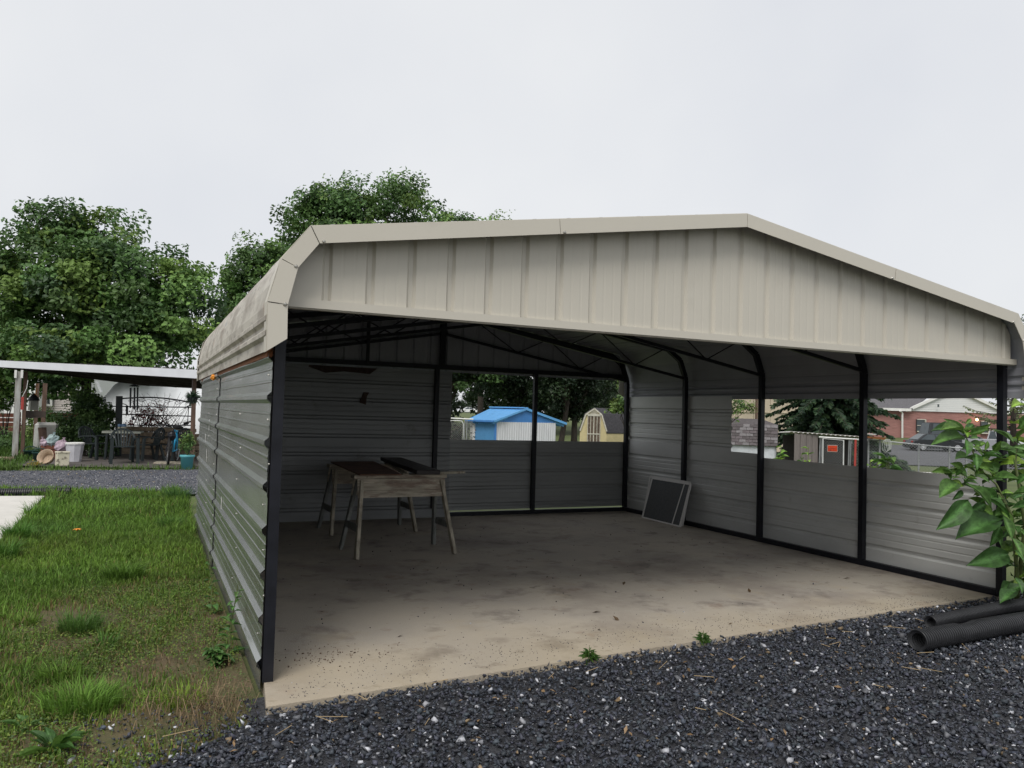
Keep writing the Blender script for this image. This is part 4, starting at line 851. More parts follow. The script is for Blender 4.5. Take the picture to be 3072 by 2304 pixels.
ch0 = monobloc('dark plastic chair facing out in front of the patio table', gl(375,19.5), R(8))
def chair_copy(lab, loc, rz): c = copy_tree(ch0); c['label'] = lab; c.location = loc; c.rotation_euler = (0,0,rz); return c
chair_copy('dark plastic chair at the bush side of the patio table', gl(290,20.6), R(55))
chair_copy('dark plastic chair between the patio table and the blue bicycle, turned sideways', gl(447,20.7), R(-62))
chair_copy('dark plastic chair standing behind the blue bicycle', gl(525,21.0), R(-50))
t = thing('patio_table', 'pale topped patio table among the dark chairs', 'table', gl(372,20.9)); p = gl(372,20.9); mb = MB(); mb.cbox(p+Vector((0,0,.72)), .92, .75, .05, -.1); build(mb, 'tabletop', M('pale green grey tabletop', (.34,.36,.31), .6), t)
for x, y in ((-1,-1),(1,-1),(1,1),(-1,1)): mb = MB(); mb.bar(p+Vector((x*.38,y*.3,.7)), p+Vector((x*.40,y*.32,0)), .045); build(mb, 'leg', m_chair, t)
for x, lab in ((358,'blue lidded jar on the patio table, the taller dark one'),(371,'blue lidded jar on the patio table, the wider pale one')):
    q = at(x,1294,20.8); t = thing('jar', lab, 'jar', q, 'jars on the patio table'); mb = MB(); mb.lathe(q, [(.01,.0),(.055,.01),(.058,.11),(.045,.13)], 12, 1.1 if x > 360 else .8); build(mb, 'glass', m_jar, t, True); mb = MB(); mb.lathe(q, [(.055,.125),(.058,.19),(.01,.205)], 12, 1.1 if x > 360 else .8); build(mb, 'lid', m_lid, t, True)
# bicycle
def ring(mb, c, r, tr, ax, n=22, m_=5):
    ax = Vector(ax).normalized(); a = ax.orthogonal().normalized(); b = ax.cross(a); mb.tube([Vector(c)+(a*math.cos(2*math.pi*k/n)+b*math.sin(2*math.pi*k/n))*r for k in range(n+1)], tr, m_, False)
bk0 = gl(505,19.3); t = thing('bicycle', 'blue bicycle parked by the chairs under the shelter', 'bicycle', bk0); fwd = Vector((.22,.97,0)).normalized(); sd = Vector((fwd.y,-fwd.x,0)); tl = (sd*.12+Vector((0,0,1))).normalized()
def bp(a, h, s=0): return bk0+fwd*a+tl*h+sd*s
for a, nm in ((0,'wheel'),(1.02,'wheel')):
    w = MB(); ring(w, bp(a,.33), .31, .028, sd if a else (sd+fwd*.25), 24, 6); wo_ = build(w, nm, m_rub, t, True); w = MB(); ring(w, bp(a,.33), .28, .012, sd if a else (sd+fwd*.25), 24, 4); build(w, 'rim', m_wire, wo_)
    w = MB()
    for k in range(12): an = k*math.pi/6; w.tube([bp(a,.33), bp(a+math.cos(an)*.28,.33+math.sin(an)*.28)], .003, 3, False)
    build(w, 'spokes', m_wire, wo_)
mb = MB()
for a, b in ((bp(.16,.86),bp(.62,.80)),(bp(.19,.72),bp(.52,.32)),(bp(.62,.84),bp(.52,.32)),(bp(.52,.32),bp(1.02,.33)),(bp(.62,.76),bp(1.02,.33))): mb.tube([a, b], .026, 7)
build(mb, 'frame', m_bluebike, t, True)
mb = MB(); mb.tube([bp(0,.33,.06), bp(.1,.68,.05), bp(.16,.88)], .016, 6); mb.tube([bp(0,.33,-.06), bp(.1,.68,-.05), bp(.16,.88)], .016, 6); build(mb, 'fork', m_black, t)
mb = MB(); mb.tube([bp(.1,1.0,-.33), bp(.14,.98,-.12), bp(.15,.96), bp(.14,.98,.12), bp(.1,1.04,.34)], .015, 6); build(mb, 'handlebar', m_black, t)
for q_ in ((bp(.1,1.04,.22), bp(.06,1.1,.42)), (bp(.1,1.0,-.22), bp(.08,.98,-.36))): mb = MB(); mb.tube(q_, .024, 6); build(mb, 'grip', m_rub, t)
mb = MB(); mb.ball(bp(.66,.92), .13, .07, .045, 8, 5); build(mb, 'saddle', m_rub, t, True); mb = MB(); mb.ball(bp(.06,.72), .1, .1, .12, 8, 6, .15); build(mb, 'front_bag', m_black, t)
p = gl(525,19.9); mb = MB(); mb.cbox(p+Vector((0,0,.015)), .85, .5, .03, -.15); solo(mb, 'ground_board', 'pale board lying flat under the bicycle', 'board', m_wood)
# teal pot
p = gl(567,18.3); t = thing('flower_pot', 'round teal flower pot with a tall green plant beside the carport wall', 'flower pot', p); mb = MB(); mb.lathe(p, [(.01,0),(.125,0),(.145,.27),(.165,.28),(.168,.33),(.15,.33),(.13,.27),(.01,.27)], 18); build(mb, 'pot', m_teal, t, True)
o, cc = crown(t, [(p.x,p.y,p.z+.58,.15,.15,.3),(p.x+.03,p.y,p.z+.75,.09,.09,.2)], 520, .085, G_MID, 40, .08, 0, 5, name='foliage', asp=.3)
mb = MB(); [mb.tube([p+Vector((0,0,.27)), p+Vector((random.uniform(-.1,.1),random.uniform(-.1,.1),.8))], .006, 4) for _ in range(7)]; build(mb, 'stems', m_stem, t)
# bin, boxes, bags, tubs
p = gl(229,19.6); t = thing('trash_can', 'tapered white plastic trash can with a liner', 'trash can', p); mb = MB(); mb.lathe(p, [(.01,0),(.155,0),(.205,.40),(.215,.41),(.215,.46),(.195,.46),(.18,.38),(.01,.3)], 8, 1, .8); build(mb, 'bin', M('greyish white plastic', (.52,.52,.56), .5), t); mb = MB(); mb.lathe(p, [(.218,.43),(.222,.46),(.2,.475),(.19,.46)], 16, 1, .8); build(mb, 'liner', m_white, t)
p = gl(193,18.3); t = thing('styrofoam_box', 'cream box with black smudges standing on end by the gravel lane', 'box', p); mb = MB(); mb.cbox(p+Vector((0,0,.15)), .25, .2, .30, .35); build(mb, 'box', m_cream, t, bevel=.008); mb = MB(); mb.cbox(p+Vector((0,0,.31)), .27, .22, .035, .35); build(mb, 'lid', m_cream, t, bevel=.005)
p = gl(152,18.4); t = thing('basket', 'tan tipped over round basket lying by the lane', 'basket', p); mb = MB(); mb.lathe((0,0,0), [(.01,0),(.13,0),(.19,.16),(.18,.16),(.12,.02)], 16)
q = Matrix.Rotation(R(62),3,'X') @ Matrix.Rotation(.0,3,'Z'); mb.v = [tuple(p+Vector((0,0,.13))+(Matrix.Rotation(R(-25),3,'Z')@(q@Vector(v)))) for v in mb.v]; build(mb, 'bowl', m_basket, t, True)
for x, d, lab in ((98,20.2,'dark green handled tub, the one nearer the front shelter post'),(125,19.6,'dark green handled tub beside the tipped basket')):
    p = gl(x,d); t = thing('garden_tub', lab, 'tub', p, 'green tubs by the shelter post'); mb = MB(); mb.lathe(p, [(.01,0),(.12,0),(.17,.19),(.18,.19),(.175,.2),(.15,.17),(.01,.12)], 14); build(mb, 'tub', m_dgreen, t, True); mb = MB(); mb.tube([p+Vector((math.cos(a)*.17,.02,.18+math.sin(a)*.13)) for a in np.linspace(0,math.pi,9)], .012, 5); build(mb, 'handle', m_dgreen, t)
p = gl(172,20.4); t = thing('wooden_crate', 'brown slatted crate under the plastic bags', 'crate', p)
for k in range(3): mb = MB(); mb.cbox(p+Vector((0,-.22,.06+.12*k)), .62, .02, .10, .05); build(mb, 'slat', m_redwood, t)
mb = MB(); mb.cbox(p+Vector((0,0,.18)), .6, .4, .35, .05); build(mb, 'box', m_brownp, t)
for x, y, d, r_, mt, lab in ((154,1322,20.2,.155,m_bagt,'pale teal knotted plastic bag on top of the crate'),(133,1330,20.1,.10,m_bagp,'lilac plastic bag squeezed left of the teal bag'),(183,1338,19.9,.15,m_bagp,'pink knotted plastic bag hanging over the crate front')):
    p = at(x,y,d); t = thing('plastic_bag', lab, 'bag', p, 'plastic bags on the crate'); mb = MB(); mb.ball(p, r_, r_*.8, r_*1.05, 13, 10, .17); mb.v = [(v[0]+.25*max(0,v[2]-p.z)*(1 if x > 150 else -1), v[1], v[2]) for v in mb.v]; build(mb, 'bag', mt, t); mb = MB(); q = p+Vector((.06 if x > 150 else -.05,0,r_*.98)); mb.lathe(q, [(r_*.3,-.03),(r_*.1,.01),(r_*.2,.05),(r_*.3,.07)], 7, 1, .5); build(mb, 'knot', mt, t)
p = gl(141,23.2); mb = MB(); mb.cbox(p+Vector((0,0,.42)), .62, .5, .85, .2, .92); solo(mb, 'water_tank', 'pale grey rounded tank behind the leaning boards', 'tank', M('pale tank', (.42,.42,.4), .6), bevel=.07)
for x1, x2, y2, lab in ((137,121,1284,'dark board leaning on the shelter post, the left one'),(142,132,1283,'dark board leaning on the shelter post, the right one')):
    mb = MB(); mb.bar(gl(x1,21.6), at(x2,y2,22.3), .12, .03); solo(mb, 'leaning_board', lab, 'board', m_brownp, 'boards leaning on the shelter post')
p = gl(20,19.2); mb = MB(); mb.tube([p+Vector((-.5,0,.04)), p+Vector((.2,-.05,.05))], .055, 8); solo(mb, 'log', 'pale log edging lying left of the front shelter post', 'log', m_tan, smooth_=True)
p = gl(110,18.0); t = thing('yellow_flowers', 'low clump of yellow flowers beside the tipped basket', 'flowers', p); crown(t, [(p.x,p.y,p.z+.05,.2,.1,.06)], 260, .035, [(.42,.3,.03),(.3,.24,.04),(.10,.15,.03)], 30, .05, 0, 8, name='blossoms')
# arched metal screen, stone wall, shrubs, tarp
def arch_thing():
    d = 21.9; t = thing('garden_arch', 'black arched metal garden screen with scrolls and cross rails', 'garden screen', gl(470,d)); bl = gl(360,d); br = gl(577,d)
    mb = MB(); mb.bar(bl, at(358,1188,d), .17, .1, (0,1,0)); build(mb, 'post', m_chair, t); mb = MB(); mb.bar(br, at(577,1206,d), .05); build(mb, 'post', m_rust if False else m_brownp, t)
    arc = [at(362+215*k/14, 1196+12*k/14-9*math.sin(math.pi*k/14), d) for k in range(15)]; mb = MB(); mb.tube(arc, .022, 6); build(mb, 'top_rail', m_black, t, True)
    for y1, y2 in ((1219,1222),(1242,1249),(1275,1276)): mb = MB(); mb.tube([at(338,y1,d), at(586,y2,d)], .016, 5); build(mb, 'cross_rail', m_black, t)
    for k in range(1, 6):
        c = arc[k*14//6]+Vector((0,0,-.075)); mb = MB(); mb.tube([c+Vector((math.cos(a)*(.02+.012*a)*.9,0,math.sin(a)*(.02+.012*a)*.6)) for a in np.linspace(0,7.5,16)], .006, 4); mb.tube([c+Vector((.07,0,-.02)), c+Vector((.2,0,.03)), c+Vector((.34,0,-.02))], .006, 4); build(mb, 'scroll', m_black, t)
    for x in (381,): mb = MB(); mb.tube([at(x,1217,d), at(x,1245,d)], .03, 6); build(mb, 'bracket', m_black, t)
    mb = MB(); mb.tube([at(566,1222,d), at(562,1275,d)], .012, 5); build(mb, 'stake', m_black, t)
    for x0_, y0_, s_ in ((365,1207,1),(574,1213,-1)): mb = MB(); mb.tube([at(x0_+s_*18*math.sin(a), y0_+4+(-10*math.cos(a)+10), d) for a in np.linspace(0,1.57,6)][::-1], .012, 5); build(mb, 'corner_brace', m_black, t)
arch_thing()
sw = thing('stone_wall', 'low tan dry stone retaining wall behind the chairs', 'wall', gl(480,23)); wl, wr_ = gl(376,23.2), gl(610,22.6); ux = (wr_-wl); L = ux.length; ux.normalize(); un = Vector((ux.y,-ux.x,0)); g = random.Random(3); z = 0
rows = [(.2,.5),(.17,.36),(.17,.4),(.15,.3)]
for h_, w0 in rows:
    x = g.uniform(-.1,0)
    while x < L:
        w_ = w0*g.uniform(.7,1.4); c = wl+ux*(x+w_/2)+Vector((0,0,z+h_/2-.03)); mb = MB(); mb.cbox(c, w_-.02, .34+g.uniform(-.05,.05), h_-.018, math.atan2(ux.y,ux.x)+g.uniform(-.05,.05), g.uniform(.9,1)); build(mb, 'stone', m_tan, sw, bevel=.02); x += w_
    z += h_
x = -.05
for w_ in (1.15,1.2): mb = MB(); c = wl+ux*(x+w_/2)+Vector((0,0,z+.05)); mb.cbox(c, w_-.03, .42, .12, math.atan2(ux.y,ux.x)); build(mb, 'capstone', m_tan, sw, bevel=.025); x += w_
mb = MB(); mb.cbox(wl+ux*L/2-un*.28+Vector((0,0,.3)), L, .3, .62, math.atan2(ux.y,ux.x)); build(mb, 'earth_core', m_soil, sw)
def shrub(name, label, px, d, blobs, n, size, cols, cr, seed, cat='shrub', stems=8, group=None, asp=.55):
    b = gnd(px, d); t = thing(name, label, cat, b, group); o, cc = crown(t, [blob_px(q[0],q[1],d+q[5] if len(q) > 5 else d,q[2],q[3]) for q in blobs], n, size, cols, None, cr, 0, seed, .5, 'foliage', asp)
    mb = MB(); g = random.Random(seed)
    for i in g.sample(range(len(cc)), min(stems, len(cc))): q = Vector(cc[i]); mb.tube([b+Vector((g.uniform(-.1,.1),0,-.05)), b.lerp(q,.5)+Vector((0,0,.1)), q], [.02,.013,.005], 5, False)
    build(mb, 'stems', m_bark, t); return t
shrub('garden_shrub', 'big dark green shrub under the middle of the shelter', 255, 21.6, [(258,1262,78,82),(215,1290,48,60),(300,1280,50,70),(262,1205,50,30),(230,1330,50,45),(290,1335,50,40)], 15000, .08, G_DK+[(.08,.14,.04)], .2, 31)
shrub('red_shrub', 'thin shrub with reddish leaves in front of the white tarp', 430, 24.6, [(395,1262,28,26),(440,1240,40,34),(475,1250,40,30),(470,1225,40,14)], 620, .075, [(.28,.07,.07),(.2,.06,.06),(.30,.14,.12)], .2, 32, stems=16)
mb = MB(); g = random.Random(9)
tw = thing('bare_shrub', 'bare twiggy shrub standing before the white tarp', 'shrub', gnd(500,25))
for k in range(60):
    b = gnd(g.uniform(390,585),25); tp = at(2 and (390+g.random()*195), g.uniform(1175,1255), 25); mb.tube([b+Vector((0,0,.5)), b.lerp(tp,.6)+Vector((g.uniform(-.1,.1),0,.15)), tp], [.010,.007,.003], 4, False)
build(mb, 'twigs', m_bark, tw, kind='stuff')
tp = thing('tarp_cover', 'large wrinkled white tarp cover behind the stone wall', 'tarp', gnd(450,28)); mb = MB(); d = 28; nU, nV = 40, 14
top = [(243,1208),(252,1182),(282,1148),(340,1130),(480,1128),(640,1128)]
def tpos(u):
    x = 243+u*420
    for (a, ya), (b, yb) in zip(top[:-1], top[1:]):
        if a <= x <= b: return x, ya+(yb-ya)*(x-a)/(b-a)
    return x, 1128
for i in range(nU+1):
    x, yt = tpos(i/nU); T = at(x, yt, d); B = gnd(x, d)
    for j in range(nV+1):
        v = j/nV; p = B.lerp(T, v); p += fw*(1.6*v*v) + fw*.05*math.sin(i*1.9+j*1.3)*math.sin(j*.9+i*.4); mb.v.append(tuple(p))
for i in range(nU):
    for j in range(nV): q = i*(nV+1)+j; mb.f.append((q, q+nV+1, q+nV+2, q+1))
b0 = len(mb.v)
for i in range(nU+1):
    x, yt = tpos(i/nU); mb.v.append(tuple(at(x, yt, d)+fw*3+Vector((0,0,.1)))); mb.v.append(tuple(gnd(x,d)+fw*5))
for i in range(nU):
    q = i*(nV+1)+nV; mb.f.append((q, q+nV+1, b0+2*(i+1), b0+2*i)); mb.f.append((b0+2*i, b0+2*i+2, b0+2*i+3, b0+2*i+1))
build(mb, 'sheet', m_tarp, tp, True); mb = MB(); mb.tube([at(290,1143,27.8), at(304,1178,27.8)], .05, 5); build(mb, 'seam', m_tarp, tp)
# low red brown retaining planks at the far left, shrubs
rw = thing('plank_fence', 'low red brown plank fence at the far left edge', 'fence', gnd(30,30))
for k in range(4): mb = MB(); a, b = at(-60,1245+14*k,31), at(62,1246+14*k,31); mb.bar(a, b, .05, .155); build(mb, 'plank', m_redwood, rw)
for x in (-40, 58): mb = MB(); mb.bar(gnd(x,31.1), at(x,1236,31.1), .1); build(mb, 'fence_post', m_redwood, rw)
mb = MB(); a, b = at(150,1248,34), at(235,1250,34); mb.bar(a, b, .05, .3); mb.bar(gnd(160,34), at(160,1240,34), .1); mb.bar(gnd(230,34), at(230,1240,34), .1); solo(mb, 'deck_rail', 'brown deck edge below the house window', 'deck', m_redwood)
shrub('leafy_bush', 'bright green bush at the far left under the shelter roof edge', 15, 29, [(10,1165,55,60),(-30,1200,60,50)], 3600, .11, G_MID+G_LT, .35, 41)
shrub('leafy_bush', 'low dark green undergrowth bush left of the front shelter post', 10, 22.5, [(5,1330,50,38),(-40,1320,50,45),(45,1340,20,28)], 2600, .075, G_MID+G_DK, .2, 42)
shrub('leafy_bush', 'yellow green bush seen between the shelter posts', 125, 28, [(120,1260,30,30),(170,1250,22,18),(95,1300,25,40)], 2200, .10, G_LT+G_MID, .25, 43)
# ------------------------------------------------------------------ house behind the maple
hs = thing('house', 'white sided house half hidden behind the large maple', 'house', gnd(100,46)); d = 46
eL, eR = gnd(-330,d), gnd(212,d); zt = at(0,1010,d).z; zr = at(0,905,d).z; ux = (eR-eL); Lh = ux.length; ux.normalize(); nb = Vector((-ux.y,ux.x,0))
mb = MB(); mb.prism([eL, eR, eR+Vector((0,0,zt)), eL+Vector((0,0,zt))], nb*7); build(mb, 'wall', m_siding, hs)
gx0, gx1 = at(22,1010,d-1.2), at(118,1010,d-1.2); gp = at(72,928,d-1.2); b0_, b1_ = Vector((gx0.x,gx0.y,0)), Vector((gx1.x,gx1.y,0))
mb = MB(); mb.prism([b0_, b1_, gx1, gp, gx0], nb*1.1); build(mb, 'gable_wing', m_siding, hs)
mb = MB(); mb.prism([eL+Vector((0,0,zt))-nb*.4, eR+Vector((0,0,zt))-nb*.4, eR+Vector((0,0,zt+1.4))+nb*3.5, eL+Vector((0,0,zt+1.4))+nb*3.5], (0,0,.15)); build(mb, 'roof', m_shing, hs)
mb = MB(); mb.bar(eL+Vector((0,0,zt))-nb*.5, eL.lerp(eR,.62)+Vector((0,0,zt))-nb*.5, .1, .2); build(mb, 'gutter', m_white, hs)
wl0, wl1 = gnd(176,d-.3), gnd(212,d-.3)
mb = MB(); k = 0; z = .9
while z < 3.0: mb.bar(gnd(128,d-.1)+Vector((0,0,z)), gnd(213,d-.1)+Vector((0,0,z)), .03, .10); z += .13
build(mb, 'siding_boards', m_pinksid, hs, kind='stuff')
w = MB(); w.bar(at(147,1162,d-.2), at(147,1214,d-.2), .44, .06, (0,1,0)); wn = build(w, 'window', m_glass, hs); w = MB(); w.bar(at(153.5,1160,d-.3), at(153.5,1216,d-.3), .12, .1, (0,1,0)); w.bar(at(138,1215,d-.3), at(156,1216,d-.3), .08, .12); w.bar(at(138,1186,d-.3), at(153,1187,d-.3), .04, .05); build(w, 'frame', m_white, wn)
for x in (69, 75): w = MB(); w.tube([at(x,930,d-1.4), at(x+9,1012,d-1.4)], .05, 6); build(w, 'conduit', m_wire, hs)
w = MB(); w.bar(at(-20,1004,d-1.3), at(26,1005,d-1.3), .15, .2); build(w, 'porch_eave', m_white, hs); w = MB(); w.bar(at(22,1008,d-1.3), at(21,1110,d-1.3), .16); build(w, 'porch_post', m_white, hs)
# ================================================================== TREES
tree('maple_tree', 'large broad maple tree with bright green leaves over the patio shelter', 255, 30, [(565,1068,29,85,42),(270,894,0,190,170),(120,794,0,150,140),(430,884,31,180,170),(60,984,29,150,150),(270,734,31,150,110),(520,964,30,110,130),(250,1044,28.5,220,90),(-60,884,30,160,180),(440,1064,29.5,160,60),(140,684,30.5,110,70),(580,904,31,65,90),(100,1074,28.5,120,55),(190,1150,29,100,26),(20,1130,29,70,40)],
     60000, .205, G_MID+G_MID+G_DK+[(.16,.25,.055)], .58, .2, 3.2, 101, None, 26, 2, shell=.6, clusters=270)
tree('shade_tree', 'tall dense green tree rising behind the carport roof', 1120, 42, [(1080,662,0,190,100),(1100,612,42,130,62),(1150,567,42,90,28),(960,622,0,100,80),(1240,612,0,100,75),(1180,742,41,200,90),(1010,782,41,150,110),(880,702,0,60,70),(1310,702,0,70,70),(1100,872,42,250,110)], 40000, .21, G_DK+G_MID, .72, .25, 5.5, 102, None, 26, 3, shell=.5, clusters=190)
tree('shade_tree', 'lower dark tree between the maple and the tall tree, beside the carport eave', 770, 37, [(770,800,0,100,90),(700,850,0,60,100),(830,760,0,60,60),(800,920,36,130,100),(690,950,36,55,60),(870,860,37,90,100)], 15000, .19, G_DK+G_MID[:2], .55, .22, 4, 103, None, 18, 2, shell=.5)
tree('shade_tree', 'small tree top showing just above the carport fascia right of the tall tree', 1440, 55, [(1390,672,0,50,34),(1478,662,0,45,34),(1430,690,0,40,30),(1340,690,0,60,50),(1430,760,0,110,70)], 8000, .22, G_MID, .6, .22, 6, 104, None, 12, 1)
tree('shade_tree', 'yellow green tree low beside the far end of the carport eave', 665, 33, [(672,985,0,40,50),(640,1010,0,40,60),(700,960,0,40,40)], 4200, .16, G_MID+G_LT, .4, .13, 2.5, 105, None, 10, 1)
GB = 'trees behind the garden sheds'
tree('woodland_tree', 'dense green tree above the chain link gate and far white car', 1346, 47, [(1400,1120,0,120,90),(1340,1080,0,100,100),(1480,1090,48,100,80),(1400,1000,0,160,110),(1345,1190,0,40,45),(1490,1180,49,60,34)], 15000, .24, G_BK+G_DK[:2], .6, .17, 4.2, 111, GB, 16, 1)
tree('woodland_tree', 'dark tree directly behind the blue roofed shed', 1555, 50, [(1550,1140,0,110,80),(1560,1030,0,140,90),(1600,1200,52,80,40),(1540,1205,52,70,34)], 13000, .25, G_BK, .6, .2, 4, 112, GB, 14, 1)
tree('woodland_tree', 'dark conifer with leaning trunk right of the blue roofed shed', 1683, 46, [(1690,1150,0,90,90),(1680,1060,0,110,80),(1640,1225,47,50,30),(1720,1235,47,60,30)], 13000, .2, G_BK, .45, .16, 3.2, 113, GB, 16, 1, .3, lean=(.5,0))
tree('woodland_tree', 'dark conifer with straight trunk beside the leaning one', 1724, 47, [(1760,1120,0,100,90),(1730,1030,0,110,70),(1740,1205,48,60,40)], 13000, .2, G_BK, .45, .18, 3.2, 114, GB, 16, 1, .3)
tree('woodland_tree', 'dim tree trunk and canopy above the cream barn shed', 1860, 58, [(1830,1120,0,90,90),(1880,1040,0,120,90),(1800,1190,60,70,35)], 7000, .24, [(.035,.06,.03),(.045,.075,.035)], .6, .25, 5, 115, GB, 14, 1)
tree('young_tree', 'bright leaved young tree leaning over the cream barn roof', 1880, 40, [(1865,1205,0,34,32),(1890,1160,0,34,45),(1850,1225,0,22,12)], 1500, .17, G_LT, .3, .06, 1.4, 116, None, 8, 1)
tree('young_tree', 'thin branched young tree before the beige building', 2168, 27, [(2180,1215,0,34,48),(2240,1222,0,28,10),(2225,1215,0,26,26)], 700, .10, G_LT+G_MID, .22, .035, 1.2, 117, None, 12, 2)
tree('edge_tree', 'tree at the far right edge behind the carport roof corner', 3230, 40, [(3215,1050,0,150,130),(3150,1010,0,85,70),(3120,1150,0,80,110)], 7000, .2, G_MID+G_DK, .6, .2, 3.5, 118, None, 12, 1)
# distant wooded edge, read as one mass
bl = []
for x in range(1240, 2000, 42): bl.append(blob_px(x, 1105 if 1330 < x < 1460 else 1175+random.uniform(-45,15), 74+random.uniform(-3,5), 60, 85))
for x in range(1470, 1960, 40): bl.append(blob_px(x, 1226+random.uniform(-8,6), 72+random.uniform(-2,2), 40, 26))
for x in range(1300, 1480, 24): bl.append(blob_px(x, 1208+random.uniform(-8,6), 235, 30, 32))
tl_ = thing('far_woods', 'dim wooded edge far behind the garden sheds', 'woods', gnd(1600,76)); tl_['kind'] = 'stuff'; o, cc = crown(tl_, bl, 30000, .5, [(.028,.05,.024),(.036,.06,.028),(.024,.042,.02)], 220, 1.1, 0, 120); o['kind'] = 'stuff'
# spruce in front of the beige building
def conifer(name, label, px, d, H, Rr, n_br, seed, cols, z0=.4, droop=.35, nl=260, twig=.22, clip=None, thin=1):
    b = gnd(px, d); t = thing(name, label, 'tree', b); g = np.random.default_rng(seed); mb = MB(); mb.tube([b-Vector((0,0,.2)), b+Vector((0,0,H*.5)), b+Vector((0,0,H))], [.17,.11,.02], 8); build(mb, 'trunk', m_bark, t, True)
    P = []; D = []; S_ = []; bm_ = MB()
    for k in range(n_br):
        z = z0+(H-z0)*(k/n_br)**1.05; L = Rr*(1-(z-z0)/(H-z0))**.8*g.uniform(.45,1.15)+.15; a = k*2.4+g.uniform(-.3,.3); dr = np.array([math.cos(a), math.sin(a), 0])
        def bpnt(s): return np.array([b.x,b.y,b.z+z])+dr*L*s+np.array([0,0,-droop*L*s*s*1.1+.22*L*s**3+.05*s])
        bm_.tube([bpnt(0), bpnt(.4), bpnt(.75), bpnt(1)], [.03,.02,.012,.004], 4, False)
        m_ = max(8, int(nl*L/Rr)); s = g.uniform(.12, 1, m_)**.8
        for q in s:
            p = bpnt(q); side = g.choice([-1,1]); w = np.array([-dr[1],dr[0],0])*side; l_ = twig*(1.25-q*.7)*g.uniform(.6,1.3); dd = dr*.55+w*g.uniform(.2,1)+np.array([0,0,g.uniform(-1.5,.0)]); P.append(p+w*g.uniform(0,.05)); D.append(dd/np.linalg.norm(dd)); S_.append(l_)
    P = np.array(P); D = np.array(D); S_ = np.array(S_)[:,None]; n = len(P); sd_ = unit(np.cross(D, g.normal(size=(n,3)))); w = S_*.17
    V = np.stack([P-sd_*w*.6, P+sd_*w*.6, P+D*S_*.7+sd_*w, P+D*S_, P+D*S_*.7-sd_*w], 1).reshape(-1,3); i = np.arange(n)*5
    npmesh('crown', V, [np.stack([i,i+1,i+2,i+4],1), np.stack([i+4,i+2,i+3],1)], np.repeat(np.array(cols)[g.integers(0,len(cols),n)]*g.uniform(.65,1.35,(n,1)),5,0), m_fol, t); build(bm_, 'branches', m_bark, t); return t
conifer('spruce_tree', 'large drooping dark spruce behind the dog kennel', 2485, 31, 7.0, 3.0, 330, 131, [(.03,.062,.032),(.04,.078,.038),(.025,.05,.03),(.05,.09,.035)], .3, .5, 240, .30)
conifer('young_pine', 'pale green thin pine branches by the right front post', 3040, 36, 4.6, 2.3, 34, 132, [(.16,.2,.09),(.2,.22,.11),(.12,.16,.07)], 1.6, .05, 120, .16)
# ================================================================== BACK GARDEN
# blue roofed ribbed steel shed
d = 35; bs = thing('garden_shed', 'white ribbed steel shed with a bright blue metal roof and blue doors', 'shed', gnd(1530,d)); zg = gnd(1530,d).z
def zat(y, px, dd): return at(px,y,dd).z
pF0 = gnd(1417,d-.6); pF1 = gnd(1489,d-1.6); pR = gnd(1668,d+.2)          # door front left, shared front corner, gable far right
vF = (pF1-pF0); vF.z = 0; vS = (pR-pF1); vS.z = 0; Ls = vS.length
ez = zat(1264,1489,d-1.6); rzz = zat(1229,1549,d-.5)-.02; pk_ = pF1.lerp(pR,.47)
def up_(p, z): return Vector((p.x,p.y,z))
pB0 = pF0+vS
mb = MB(); nr = 26; prf = []
for k in range(nr): s = Ls*k/nr; prf += [(s, 0), (s+Ls/nr*.3, .025), (s+Ls/nr*.6, .025), (s+Ls/nr*.8, 0)]
prf.append((Ls, 0)); sn_ = Vector((vS.y,-vS.x,0)).normalized(); mb.sheet(prf, up_(pF1,zg-.1), vS.normalized(), sn_, (0,0,ez-zg+.08), .01); build(mb, 'side_wall', m_corw, bs)
mb = MB(); mb.prism([up_(pF1,ez-.03), up_(pR,ez-.03), up_(pk_,rzz)], -sn_*.04); build(mb, 'gable', m_blued, bs)
fn = Vector((vF.y,-vF.x,0)).normalized(); mb = MB(); mb.prism([up_(pF0,zg-.1), up_(pF1,zg-.1), up_(pF1,ez), up_(pF0,ez)], -fn*.03); build(mb, 'front_wall', m_corw, bs)
for a, b in ((.16,.57),(.575,.96)): mb = MB(); q0, q1 = pF0.lerp(pF1,a), pF0.lerp(pF1,b); mb.prism([up_(q0,zg)+fn*.03, up_(q1,zg)+fn*.03, up_(q1,ez-.06)+fn*.03, up_(q0,ez-.06)+fn*.03], -fn*.025); build(mb, 'door', m_blue if False else M('shed door blue', (.085,.26,.50), .5, 0, .05), bs)
mb = MB(); mb.bar(up_(pF1,zg)+fn*.04, up_(pF1,ez)+fn*.04, .09,.06); build(mb, 'corner_post', m_blued, bs)
for a in (.0,.1): mb = MB(); q = pF0.lerp(pF1,a); mb.bar(up_(q,zg)+fn*.03, up_(q,ez)+fn*.03, .09,.05); build(mb, 'corner_strip', m_white, bs)
ov = vF.normalized()*.35; E0, E1 = up_(pF0,ez+.0)+fn*.25-vF*.12, up_(pF1,ez)+fn*.25+ov*.35
R0, R1 = up_(pk_,rzz+.06)-vF-vF*.45, up_(pk_,rzz+.06)+ov*.2
